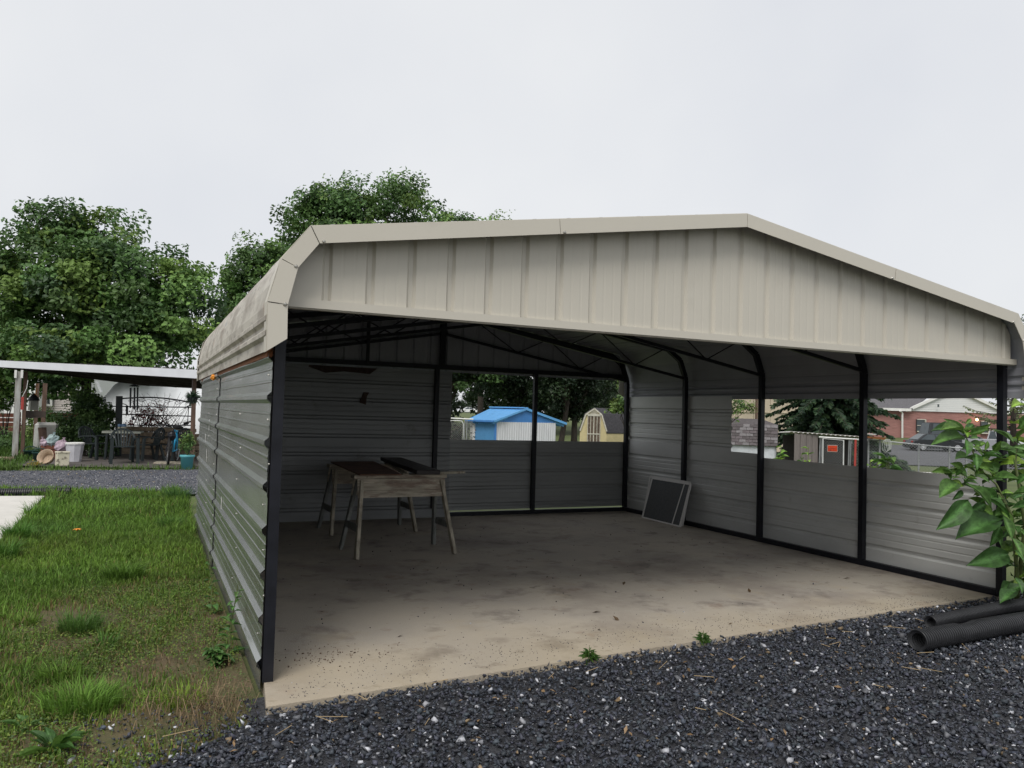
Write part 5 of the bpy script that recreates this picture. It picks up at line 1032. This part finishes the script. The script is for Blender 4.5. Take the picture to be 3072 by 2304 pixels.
def roof_side(E0, E1, R0, R1, nm):
    ds = (E1-E0); L = ds.length; n = 14; vs = []; mb = MB()
    nrm = (E1-E0).cross(R0-E0).normalized(); nrm = nrm if nrm.z > 0 else -nrm
    for k in range(n):
        for f_, h in ((0,0),(.03,-.11),(.13,-.11),(.16,0)):
            u = (k+f_)/n; vs += [E0.lerp(E1,u)+nrm*h, R0.lerp(R1,u)+nrm*h]
    vs += [E1, R1]; m_ = len(vs)//2; N_ = len(vs); vs += [v-nrm*.03 for v in vs]
    fs = []
    for k in range(m_-1): q = (2*k,2*k+2,2*k+3,2*k+1); fs += [q, tuple(i+N_ for i in q[::-1]), (2*k,2*k+N_,2*k+2+N_,2*k+2)]
    mb.add(vs, fs); build(mb, nm, m_blue, bs)
roof_side(E0, E1, R0, R1, 'roof_sheet')
Q0, Q1 = up_(pB0,ez-.05)-vF*.45+vS.normalized()*.55, up_(pR,ez-.05)+ov*.2+vS.normalized()*.55; roof_side(Q0, Q1, R0, R1, 'roof_sheet')
mb = MB(); mb.bar(R0+Vector((0,0,.05)), R1+Vector((0,0,.05)), .22, .05); build(mb, 'ridge_cap', m_blue, bs)
mb = MB(); mb.bar(R1, Q1, .05, .10); build(mb, 'barge_board', m_blue, bs); mb = MB(); mb.bar(R1, E1, .05, .08); build(mb, 'barge_board', m_blue, bs); mb = MB(); mb.bar(E0, E1, .06, .08); build(mb, 'eave_board', m_blued, bs)
# chain link helper
def link_mesh(mb, o, u, v, w, h, pitch=.085, r=.0027):
    o, u, v = Vector(o), Vector(u).normalized(), Vector(v).normalized(); s = -h
    while s < w:
        for sg in (1, -1):
            a0, a1 = max(s, 0), min(s+h, w)
            if a1-a0 > .01:
                za, zb_ = a0-s, a1-s
                if sg < 0: za, zb_ = h-za, h-zb_
                mb.bar(o+u*a0+v*za, o+u*a1+v*zb_, r*2)
        s += pitch
def link_panel(t, p0, p1, h, nm='chain_link_mesh', z0=.05, pitch=.085):
    u = (p1-p0); mb = MB(); link_mesh(mb, p0+Vector((0,0,z0)), (u.x,u.y,u.z), (0,0,1), u.length, h-z0, pitch); build(mb, nm, m_wire, t, kind='stuff')
d = 30; g0, g1 = gnd(1347,d), gnd(1391,d); gt = thing('chain_link_gate', 'round cornered chain link gate beside the blue roofed shed', 'gate', g0.lerp(g1,.5)); hg = zat(1262,1370,d)-g0.z
u = (g1-g0); q = [g0, g0+Vector((0,0,hg-.12)), g0+u*.12+Vector((0,0,hg-.01)), g0+u*.3+Vector((0,0,hg)), g0+u*.7+Vector((0,0,hg)), g0+u*.88+Vector((0,0,hg-.01)), g1+Vector((0,0,hg-.12)), g1]
mb = MB(); mb.tube(q, .02, 6); build(mb, 'gate_frame', M('bright pipe', (.62,.63,.63), .5), gt, True); link_panel(gt, g0+u*.06, g0+u*.94, hg-.06)
for x in (1395, 1401): mb = MB(); mb.tube([gnd(x,d), at(x,1258,d)], .022, 6); build(mb, 'gate_post', m_wire, gt)
fn_ = thing('chain_link_fence', 'chain link fence run between the round cornered gate and the blue shed', 'fence', gnd(1410,d)); link_panel(fn_, gnd(1402,d), gnd(1419,d+.6), hg)
mb = MB(); mb.tube([at(1340,1254,d), at(1420,1258,d)], .03, 6); build(mb, 'top_rail', m_white, fn_)
shrub('dark_bush', 'dark reddish bush behind the round cornered gate', 1385, 33.5, [(1366,1300,30,42),(1392,1310,16,36)], 1200, .1, [(.03,.03,.022),(.045,.03,.025),(.02,.032,.018)], .3, 141)
# cream gambrel shed
d = 42; ys = thing('barn_shed', 'cream gambrel roofed barn shed with peeling brown plank doors', 'shed', gnd(1785,d)); c0, c1 = gnd(1741,d), gnd(1821,d); zg = c0.z; ux = (c1-c0); ux.z = 0; L = ux.length; un_ = Vector((-ux.y,ux.x,0)).normalized()
dep = (gnd(1925,d+1.6)-c1); dep.z = 0
def Y(px, py): return at(px,py,d)
ze = zat(1292,1741,d); zk_ = zat(1243,1757,d); zp_ = zat(1226,1781,d)
face = [up_(c0,zg-.1), up_(c1,zg-.1), up_(c1,ze), up_(c0.lerp(c1,.80),zk_), up_(c0.lerp(c1,.52),zp_), up_(c0.lerp(c1,.2),zk_), up_(c0,ze)]
mb = MB(); mb.prism(face, dep); build(mb, 'walls', m_yel, ys)
for a, b, nm in ((2,3,'roof'),(3,4,'roof')):
    A, B = face[a]-dep*.02, face[b]-dep*.02; e = (A-B).normalized()*.12 if nm and a == 2 else Vector((0,0,0)); mb = MB(); mb.prism([A+e, B, B+dep*1.04, A+e+dep*1.04], (0.03,0,.05)); build(mb, 'roof_slope', m_shing3, ys)
for a, b in ((6,5),(5,4)): mb = MB(); mb.prism([face[a]-dep*.02, face[b]-dep*.02, face[b]+dep*1.02, face[a]+dep*1.02], (-.03,0,.05)); build(mb, 'roof_slope', m_shing3, ys)
for a, b in ((2,3),(3,4),(4,5),(5,6)): mb = MB(); mb.bar(face[a]-un_*.04, face[b]-un_*.04, .05, .07); build(mb, 'trim', m_trim, ys)
mb = MB(); mb.bar(face[5]-un_*.05, face[3]-un_*.05, .05, .06); build(mb, 'trim', m_trim, ys)
for k in range(4): mb = MB(); z = zk_+.06+k*.055; hw = .28*(1-k/4.6); cc_ = c0.lerp(c1,.51); mb.bar(up_(cc_-ux*hw*.5,z)-un_*.03, up_(cc_+ux*hw*.5,z)-un_*.03, .03, .025); build(mb, 'vent_slat', m_trim, ys)
dz0, dz1 = zg+.05, zk_-.06
for k in range(4): a = .285+k*.115; mb = MB(); q0, q1 = c0.lerp(c1,a+.008), c0.lerp(c1,a+.107); mb.prism([up_(q0,dz0)-un_*.02, up_(q1,dz0)-un_*.02, up_(q1,dz1)-un_*.02, up_(q0,dz1)-un_*.02], -un_*.02); build(mb, 'door_plank', m_peel, ys)
for a in (.28,.39,.50,.515,.63,.745): mb = MB(); q = c0.lerp(c1,a); mb.bar(up_(q,dz0)-un_*.05, up_(q,dz1)-un_*.05, .03, .02); build(mb, 'door_batten', m_trim, ys)
for z in (dz0+(dz1-dz0)*.46, dz1): mb = MB(); mb.bar(up_(c0.lerp(c1,.27),z)-un_*.055, up_(c0.lerp(c1,.75),z)-un_*.055, .03, .05); build(mb, 'door_rail', m_trim, ys)
# ================================================================== CARS
def car_obj(name, label, p, rz, L, W_, H, mat, kind='sedan', grp='cars parked in the lot'):
    t = thing(name, label, 'car' if kind != 'pickup' else 'pickup truck', (0,0,0), grp)
    hb, gc = {'sedan': (.92,.2), 'suv': (1.05,.24), 'pickup': (1.12,.3)}[kind]
    top = {'sedan': [(-.5,.62),(-.47,.86),(-.3,.92),(.18,.9),(.40,.78),(.49,.66),(.5,.45)], 'suv': [(-.5,.7),(-.48,1.0),(-.3,1.05),(.2,1.05),(.42,.98),(.49,.85),(.5,.5)], 'pickup': [(-.5,.75),(-.495,1.08),(-.02,1.1),(.2,1.12),(.44,1.05),(.495,.9),(.5,.5)]}[kind]
    prof = [(-.5*L,gc+.12)]+[(x*L,z) for x, z in top]+[(.5*L,gc+.1),(.46*L,gc),(-.46*L,gc)]
    mb = MB(); n = len(prof); ys_ = [-.5,-.47,.47,.5]; 
    for yk in ys_:
        k = .96 if abs(yk) == .5 else 1
        for x, z in prof: mb.v.append((x*k, yk*W_, gc+.3+(z-gc-.3)*k))
    for r_ in range(3):
        for i in range(n): j = (i+1) % n; mb.f.append((r_*n+i, r_*n+j, (r_+1)*n+j, (r_+1)*n+i))
    mb.f += [tuple(range(n-1,-1,-1)), tuple(3*n+i for i in range(n))]; build(mb, 'body', mat, t)
    cab = {'sedan': [(-.40,.90),(-.24,H),(.06,H),(.27,.9)], 'suv': [(-.49,1.04),(-.44,H),(.10,H),(.26,1.04)], 'pickup': [(-.08,1.1),(-.06,H),(.12,H),(.25,1.1)]}[kind]
    def cv(k, s, ins=0): x, z = cab[k]; w = (.46 if z < 1.2 and k in (0,3) else .37)*W_; return Vector((x*L, s*w, z))
    mb = MB(); mb.add([cv(k, s) for s in (-1,1) for k in range(4)], [(0,1,2,3),(7,6,5,4),(0,4,5,1),(1,5,6,2),(2,6,7,3),(3,7,4,0)]); build(mb, 'cabin', mat, t)
    for s in (-1, 1):
        a, b, c, d_ = [cv(k, s) for k in range(4)]; ctr = (a+b+c+d_)/4; o_ = Vector((0,s*.012,0))
        def sh_(p, k=.84): return ctr+(p-ctr)*k+o_
        m1, m2 = sh_(b).lerp(sh_(c),.52), sh_(a).lerp(sh_(d_),.52)
        for q in ([sh_(a),sh_(b),m1+Vector((-.03,0,0)),m2+Vector((-.03,0,0))],[m2+Vector((.03,0,0)),m1+Vector((.03,0,0)),sh_(c),sh_(d_)]): mb = MB(); mb.prism(q, (0,s*.006,0)); build(mb, 'side_window', m_glass, t)
    for k0, k1, nm, ox in ((2,3,'windscreen',.015),(1,0,'rear_window',-.015)):
        q = [cv(k0,-1),cv(k0,1),cv(k1,1),cv(k1,-1)]; c_ = sum(q, Vector())/4; mb = MB(); mb.prism([c_+(p_-c_)*.86+Vector((ox,0,.006)) for p_ in q], (ox*.3,0,.004)); build(mb, nm, m_glass, t)
    wr = .33 if kind == 'sedan' else .38
    for x in (-.31*L, .31*L):
        for s in (-1, 1):
            mb = MB(); mb.lathe((0,0,0), [(wr*.6,-.1),(wr,-.09),(wr,.09),(wr*.6,.1)], 18); mb.v = [(x+v[0], s*(W_/2-.09)+v[2], wr+v[1]) for v in mb.v]; w = build(mb, 'wheel', m_rub, t)
            mb = MB()
            for k in range(10): an = k*math.pi/5; mb.bar((x,s*(W_/2+.012),wr), (x+math.cos(an)*wr*.66, s*(W_/2+.012), wr+math.sin(an)*wr*.66), .045, .02, (0,1,0))
            for k in range(16): a1, a2 = k*math.pi/8, (k+1)*math.pi/8; mb.bar((x+math.cos(a1)*wr*.66, s*(W_/2+.01), wr+math.sin(a1)*wr*.66), (x+math.cos(a2)*wr*.66, s*(W_/2+.01), wr+math.sin(a2)*wr*.66), .03, .03, (0,1,0))
            build(mb, 'rim', M('alloy rim', (.6,.61,.63), .35, .3), w)
    for s in (-1, 1):
        mb = MB(); mb.cbox((.488*L, s*W_*.36, .66 if kind == 'sedan' else .82), .06, .3, .13); build(mb, 'headlight', m_glass if mat is not m_carblk else M('lens', (.5,.5,.5), .2), t)
        mb = MB(); mb.cbox((-.488*L, s*W_*.37, .74 if kind == 'sedan' else .92), .05, .26, .15); build(mb, 'tail_light', m_red, t)
        mb = MB(); mb.cbox((.17*L, s*(W_*.5+.07), hb+.02), .1, .16, .12); build(mb, 'mirror', mat, t)
        for x in (-.14, .08): mb = MB(); mb.cbox((x*L, s*(W_*.5+.004), hb-.12), .16, .02, .03); build(mb, 'door_handle', m_black, t)
    t.location = p; t.rotation_euler = (0,0,rz); return t
def gp(px, d): q = gnd(px, d); q.z -= .03; return q
vd = lambda px: math.atan2(ray(px,1250).y, ray(px,1250).x)
car_obj('parked_car', 'dark low roofed sedan with silver wheels nearest the chain link fence', gp(2805,66), vd(2805)-R(62), 4.6, 1.8, 1.42, m_carblk)
car_obj('parked_car', 'black tall wagon parked behind the dark sedan', gp(2850,72), vd(2850)-R(60), 5.0, 2.0, 2.15, m_carblk, 'suv')
car_obj('parked_car', 'silver pickup truck right of the dark cars, half behind the front post', gp(2998,66), vd(2998)-R(125), 5.4, 2.0, 1.85, m_silver, 'pickup')
wc = gnd(1402,195); car_obj('parked_car', 'small far white car seen above the chain link gate', wc, vd(1402)+R(98), 4.5, 1.8, 1.45, m_carwhite, 'sedan', 'cars parked far off')
# ================================================================== BUILDINGS ON THE RIGHT
d = 50; bb = thing('beige_building', 'tall beige panelled building behind the spruce', 'building', gnd(2300,d)); a, b = gnd(2120,d+3), gnd(2468,d-2); ht = 5.2; ux = (b-a).normalized(); nn = Vector((-ux.y,ux.x,0)); L = (b-a).length
zs_ = zat(1237,2300,d); z0 = a.z-.3
k = 0
for i in range(7):
    for za, zb_ in ((z0, zs_-.03), (zs_+.03, ht)):
        q0, q1 = a+ux*(L*i/7+.012), a+ux*(L*(i+1)/7-.012); mb = MB(); mb.prism([up_(q0,za), up_(q1,za), up_(q1,zb_), up_(q0,zb_)], nn*.08); build(mb, 'panel', m_beigeb, bb)
mb = MB(); mb.prism([up_(a,z0)+nn*.06, up_(b,z0)+nn*.06, up_(b,ht)+nn*.06, up_(a,ht)+nn*.06], nn*8); build(mb, 'core', m_beigeb, bb); mb = MB(); mb.bar(up_(a,zs_)-nn*.03, up_(b,zs_)-nn*.03, .06, .06); build(mb, 'belt_trim', m_beigeb, bb)
mb = MB(); mb.prism([up_(a,ht)-nn*.3, up_(b,ht)-nn*.3, up_(b,ht+.8)+nn*4, up_(a,ht+.8)+nn*4], (0,0,.1)); build(mb, 'roof', m_shing, bb)
q = gnd(2269,d-.4); mb = MB(); mb.bar(up_(q,z0), up_(q,ht), .13,.1); build(mb, 'downspout', m_brownpipe, bb)
# grey shingled little barn
d = 29; gs = thing('shingled_shed', 'low grey shingled barn shed with a white wall', 'shed', gnd(2240,d)); a, b = gnd(2150,d+.4), gnd(2330,d-.3); ux = (b-a).normalized(); nn = Vector((-ux.y,ux.x,0)); L = (b-a).length; zg = gnd(2240,d).z
ze, zk_, zr_ = zat(1336,2240,d), zat(1273,2240,d+.35), zat(1255,2215,d+1)
mb = MB(); mb.prism([up_(a,zg-.1), up_(b,zg-.1), up_(b,ze+.02), up_(a,ze+.02)], nn*2.0); build(mb, 'wall', M('pale blue white wall', (.55,.58,.62), .6), gs)
e0, e1 = up_(a,ze)-nn*.08-ux*.05, up_(b,ze)-nn*.08+ux*.05; k0_, k1_ = up_(a,zk_)+nn*.32-ux*.05, up_(b,zk_)+nn*.32+ux*.05; r0_, r1_ = up_(a,zr_)+nn*1.0, up_(b,zr_)+nn*1.0-ux*.55
mb = MB(); mb.prism([e0,e1,k1_,k0_], nn*.05); build(mb, 'lower_roof', m_shing2, gs); mb = MB(); mb.prism([k0_,k1_,r1_,r0_], (0,0,-.04)); build(mb, 'upper_roof', m_shing2, gs)
mb = MB(); mb.prism([k1_,up_(b,zk_)+nn*1.68+ux*.05,r1_], (0,0,-.04)); build(mb, 'hip_roof', m_shing2, gs); mb = MB(); mb.prism([up_(b,zg-.1),up_(b,zg-.1)+nn*2,up_(b,ze)+nn*2.05,up_(b,zk_)+nn*1.65,up_(b,zk_)+nn*.34,up_(b,ze)], -ux*.05); build(mb, 'end_wall', m_siding, gs)
rows_ = 7; cols_ = 9; fn2 = (e1-e0).cross(k0_-e0).normalized(); fn2 = fn2 if fn2.dot(fw) < 0 else -fn2
smat = [m_shing2, M('dark shingle', (.11,.095,.1), .9, 0, .2, 12, grain=.15), M('pale shingle', (.17,.16,.165), .9, 0, .2, 12, grain=.15)]; shm = {}
def quadpt(u, v): return e0.lerp(e1,u).lerp(k0_.lerp(k1_,u), v)
for r_ in range(rows_):
    for c_ in range(cols_+1):
        u0_ = max(0, (c_-.5*(r_%2))/cols_); u1_ = min(1, (c_+1-.5*(r_%2))/cols_)
        if u1_-u0_ < .02: continue
        v0, v1 = r_/rows_, (r_+1)/rows_+.01; j = random.uniform(0,.012); q = [quadpt(u0_+.004,v0)+fn2*(.022+j), quadpt(u1_-.004,v0)+fn2*(.022+j), quadpt(u1_-.004,v1)+fn2*.008, quadpt(u0_+.004,v1)+fn2*.008]
        mb = MB(); mb.prism(q, -fn2*.008); build(mb, 'shingle', random.choice(smat), gs)
# dog kennel, gate, fence
d = 25; kn = thing('dog_kennel', 'low dog kennel with a grey brown panel side, sloped sheet roof and chain link front', 'kennel', gnd(2480,d)); P0, P1, P2, P3 = gnd(2384,d), gnd(2455,d), gnd(2602,d-.3), gnd(2660,d-.5); zg = gnd(2480,d).z
zt0, zt1 = zat(1299,2384,d), zat(1305,2455,d)
for k in range(4): mb = MB(); q0, q1 = P0.lerp(P1,k/4+.01), P0.lerp(P1,(k+1)/4-.006); mb.prism([up_(q0,zg-.1), up_(q1,zg-.1), up_(q1,zt1), up_(q0,zt0)], fw*.03); build(mb, 'side_panel', m_greywood, kn)
rA, rB = at(2368,1296,d), at(2606,1313,d-.3); mb = MB(); rprof = []; Lr = (rB-rA).length; n = 17
for k in range(n): rprof += [(Lr*k/n,0),(Lr*(k+.3)/n,.03),(Lr*(k+.6)/n,.03)]
rprof.append((Lr,0)); ds = (rB-rA).normalized(); back = Vector((-ds.y,ds.x,0)).normalized(); mb.sheet(rprof, rA, ds, Vector((0,0,1)), back*1.6+Vector((0,0,-.05)), .012); build(mb, 'roof_sheet', M('pale kennel roof', (.5,.48,.46), .5), kn)
mb = MB(); mb.prism([P0+back*1.6+Vector((0,0,-.1)), P2+back*1.6+Vector((0,0,-.1)), up_(P2,zt1-.1)+back*1.6, up_(P0,zt0-.1)+back*1.6], back*.03); build(mb, 'back_panel', m_darkwood, kn)
mb = MB(); mb.tube([at(2457,1311,d-.1), at(2602,1320,d-.3)], .026, 6); build(mb, 'top_rail', m_white, kn)
for x, dd in ((2459,0),(2464,0),(2546,-.2),(2551,-.2),(2604,-.3)): q = gnd(x,d+dd); mb = MB(); mb.tube([q, at(x+2,1312+(x-2459)*.06,d+dd)], .02, 6); build(mb, 'frame_post', m_wire, kn)
q0, q1 = gnd(2551,d-.25), gnd(2602,d-.3); link_panel(kn, q0, q1, 1.05); mb = MB(); q = gnd(2566,d-.35); mb.tube([q, at(2567,1318,d-.35)], .035, 6); build(mb, 'prop_post', m_red, kn)
mb = MB(); mb.tube([at(2557,1316,d-.3), at(2556,1326,d-.3), at(2559,1331,d-.3), at(2554,1331,d-.3), at(2556,1326,d-.3)], .006, 4); build(mb, 'hook', m_wire, kn)
kg = thing('kennel_gate', 'square chain link gate carrying the orange sign', 'gate', gnd(2502,d-.15)); a, b = gnd(2470,d-.15), gnd(2532,d-.25); ha, hb = zat(1316,2470,d-.15)-a.z, zat(1321,2532,d-.25)-b.z
mb = MB(); mb.tube([a+Vector((0,0,.05)), a+Vector((0,0,ha)), b+Vector((0,0,hb)), b+Vector((0,0,.05))], .02, 6); build(mb, 'gate_frame', M('bright pipe', (.6,.6,.6)), kg); link_panel(kg, a, b, min(ha,hb)-.02)
sg = thing('warning_sign', 'orange BEWARE OF THE DOG sign wired to the kennel gate', 'sign', at(2497,1346,d-.3)); ctr = at(2497.5,1345.5,d-.26); xr = (b-a).normalized(); sw_, sh2 = .305, .215
def sgp(u, v, o_=0): return ctr+xr*u+Vector((0,0,v))-Vector((-xr.y,xr.x,0))*o_
mb = MB(); mb.prism([sgp(-sw_/2,-sh2/2), sgp(sw_/2,-sh2/2), sgp(sw_/2,sh2/2), sgp(-sw_/2,sh2/2)], Vector((-xr.y,xr.x,0))*.004); build(mb, 'panel', M('white sign edge', (.6,.5,.45)), sg)
mb = MB(); w2, h2 = sw_/2-.008, sh2/2-.012; mb.prism([sgp(-w2,-h2,.003), sgp(w2,-h2,.003), sgp(w2,h2,.003), sgp(-w2,h2,.003)], Vector((-xr.y,xr.x,0))*.002); build(mb, 'face', M('sign ground', (.16,.012,.006)), sg)
for txt, v, wd_ in (('BEWARE', .045, .26), ('OF THE DOG', -.045, .272)):
    cu = bpy.data.curves.new('lettering', 'FONT'); cu.body = txt; cu.size = .1; cu.align_x = 'CENTER'; cu.align_y = 'CENTER'; cu.offset = .0022; to = bpy.data.objects.new('tmp_text', cu); C.objects.link(to)
    bpy.context.view_layer.update(); me = bpy.data.meshes.new_from_object(to.evaluated_get(bpy.context.evaluated_depsgraph_get())); bpy.data.objects.remove(to)
    co_ = np.array([v_.co[:] for v_ in me.vertices]); mn, mxx = co_.min(0), co_.max(0); me.materials.clear(); me.materials.append(m_sign)
    for v_ in me.vertices: u_ = (v_.co.x-(mn[0]+mxx[0])/2)*wd_/(mxx[0]-mn[0]); z_ = (v_.co.y-(mn[1]+mxx[1])/2)*.078/(mxx[1]-mn[1]); v_.co = sgp(u_, z_+v, .006)-root_loc(sg)
    lo = bpy.data.objects.new('lettering', me); C.objects.link(lo); lo.parent = sg
cf = thing('chain_link_fence', 'grey chain link fence running right from the kennel towards the big leaved weed', 'fence', gnd(2760,24)); pts = [(2606,24.6,1318),(2640,24.5,1322),(2757,24,1334),(2849,23.4,1342),(2900,23.2,1345),(3100,22.5,1356)]
for (xa,da,ya),(xb,db,yb) in zip(pts[:-1], pts[1:]):
    A, B = gnd(xa,da), gnd(xb,db); h_ = zat((ya+yb)/2,(xa+xb)/2,(da+db)/2)-A.lerp(B,.5).z; mb = MB(); mb.tube([at(xa,ya,da), at(xb,yb,db)], .022, 6); build(mb, 'top_rail', m_wire, cf); mb = MB(); mb.tube([A-Vector((0,0,.2)), at(xa,ya-4,da)], .028, 7); build(mb, 'fence_post', m_wire, cf); link_panel(cf, A, B, h_)
mb = MB(); mb.bar(at(2600,1311,24.4), at(2652,1316,24.4), .2, .06); solo(mb, 'rusty_tray', 'rusty tray lying on top of the fence rail', 'tray', m_rust); mb = MB(); p = at(2612,1307,24.4); mb.lathe(p, [(.01,-.05),(.05,-.04),(.05,.03),(.17,.04),(.17,.055),(.01,.055)], 12); solo(mb, 'bird_feeder', 'small white bird feeder standing on the rusty tray', 'feeder', m_white, smooth_=True)
cb = thing('cable_coil', 'loops of grey cable hanging from the fence rail', 'cable', at(2670,1330,24.2)); mb = MB()
for k in range(4): mb.tube([at(2668+4*math.sin(a)*(1+k*.5)-3*k+(1.5-k)*2*math.sin(a*.5), 1318+30*(1-math.cos(a))*.5*(1+.1*k), 24.1) for a in np.linspace(0,6.28,14)], .008, 4, False)
build(mb, 'cable', M('grey cable', (.4,.42,.4)), cb)
def kweed(label, px, d, py, n, L, seed, light=True):
    b = gnd(px, d); t = thing('garden_weed', label, 'weed', b, 'leafy weeds outside the right wall'); g = random.Random(seed)
    for s in range(3):
        hd = at(px+g.uniform(-28,28), py+g.uniform(-8,20), d); mb = MB(); mb.tube([b, b.lerp(hd,.6)+Vector((0,0,.1)), hd], [.012,.009,.005], 5, False); build(mb, 'stem', m_stem, t)
        for k in range(n//3): z = g.uniform(.35,1); c = b.lerp(hd, z); a = g.uniform(0,6.28); e = c+Vector((math.cos(a), math.sin(a), g.uniform(-.3,.6))).normalized()*L*g.uniform(.6,1.1); put_leaf(t, c, e, .42, LY[g.randrange(2)] if (light and g.random() < .6) else LM[g.randrange(3)], (0,-.3,1))
kweed('pale tipped weed in front of the kennel panel', 2425, 14, 1345, 24, .16, 1); kweed('yellow green weed just outside the wall opening beside the shingled shed', 2330, 13, 1345, 30, .17, 2); kweed('dark broad leaved weed by the fence under the cable loops', 2680, 12.5, 1365, 42, .24, 3, False); kweed('yellowing low weed left of the dark broad leaved one', 2625, 12.8, 1385, 15, .17, 4)
# brick building
d = 84; br = thing('brick_building', 'red brick building with a white sided gable and grey shingle roof', 'building', gnd(2800,d)); fr = ri.copy(); fr.z = 0; fr.normalize()
a, b = gnd(2470,d), gnd(3210,d); ux = (b-a); ux.z = 0; ux.normalize(); nn = Vector((-ux.y,ux.x,0)); zb0 = a.z-1.0
za_ = zat(1233,2740,d); kx = gnd(2725,d); kx1 = gnd(3010,d); pkp = gnd(2862,d)
mb = MB(); mb.prism([up_(a,zb0), up_(b,zb0), up_(b,zat(1238,2900,d)), up_(a,za_)], nn*.3); build(mb, 'brick_wall', m_brick, br)
zp1 = zat(1166,2862,d); mb = MB(); mb.prism([up_(kx,za_)-nn*.1, up_(kx1,zat(1240,3010,d))-nn*.1, up_(pkp,zp1)-nn*.1], nn*.3); build(mb, 'gable_wall', m_siding, br)
kA, kB, kP = up_(kx,za_), up_(kx1,za_), up_(pkp,zp1); nb_ = 13; mb = MB()
for k in range(nb_): v0 = k/nb_; A_, B_ = kA.lerp(kP,v0)-nn*.13, kB.lerp(kP,v0)-nn*.13; mb.bar(A_+Vector((0,0,.1)), B_+Vector((0,0,.1)), .06, (zp1-za_)/nb_*.86)
build(mb, 'siding_boards', m_siding, br, kind='stuff')
mb = MB(); mb.bar(kA-nn*.3-ux*.4, kP-nn*.3, .3, .28); build(mb, 'rake_board', m_white, br); mb = MB(); mb.bar(kB-nn*.3+ux*.4, kP-nn*.3, .3, .28); build(mb, 'rake_board', m_white, br)
mb = MB(); mb.prism([up_(a,za_+.15)-nn*.5, up_(kx,za_+.15)-nn*.5+ux*.2, up_(pkp,zp1+.1)+nn*3, up_(a,zp1+.1)+nn*3], (0,0,.1)); build(mb, 'roof', m_shing, br)
mb = MB(); mb.bar(up_(a,za_+.1)-nn*.55, up_(kx,za_+.1)-nn*.55, .15, .28); build(mb, 'gutter', m_white, br)
for x0_, y0_, x1_, y1_ in ((2751,1258,2776,1295),(2944,1264,2966,1300)):
    A_, B_ = at(x0_,y0_,d-.3), at(x1_,y1_,d-.3); w = MB(); c_ = (A_+B_)/2; wid = (x1_-x0_)*d/F_PX; hgt = A_.z-B_.z; lo_ = c_-ux*wid/2; w.prism([up_(lo_,B_.z), up_(lo_+ux*wid,B_.z), up_(lo_+ux*wid,A_.z), up_(lo_,A_.z)], nn*.25); wn = build(w, 'window', m_glass, br)
    w = MB(); w.bar(up_(lo_+ux*wid,B_.z)-nn*.04, up_(lo_+ux*wid,A_.z)-nn*.04, .12,.1); w.bar(up_(lo_,B_.z)-nn*.04, up_(lo_+ux*wid,B_.z)-nn*.04, .1,.12); w.bar(up_(lo_,(A_.z+B_.z)/2)-nn*.04, up_(lo_+ux*wid,(A_.z+B_.z)/2)-nn*.04, .06,.06); w.bar(up_(lo_,A_.z)-nn*.04, up_(lo_+ux*wid,A_.z)-nn*.04, .06,.08); build(w, 'frame', m_trim, wn)
mb = MB(); q = [at(2700,1232,d-.7), at(2707,1239,d-.4), at(2707,1330,d-.4)]; mb.tube(q, .1, 6); build(mb, 'downspout', m_white, br)
c_ = at(2815,1217,d-.6); mb = MB(); mb.bar(c_-Vector((0,0,.16)), c_+Vector((0,0,.16)), .22,.05,(0,1,0)); build(mb, 'gable_vent', m_glass, br)
c_ = at(2931,1259,d-.6); mb = MB(); mb.ball(c_, .13, .13, .13, 8, 6); build(mb, 'wall_lamp', m_lamp, br)
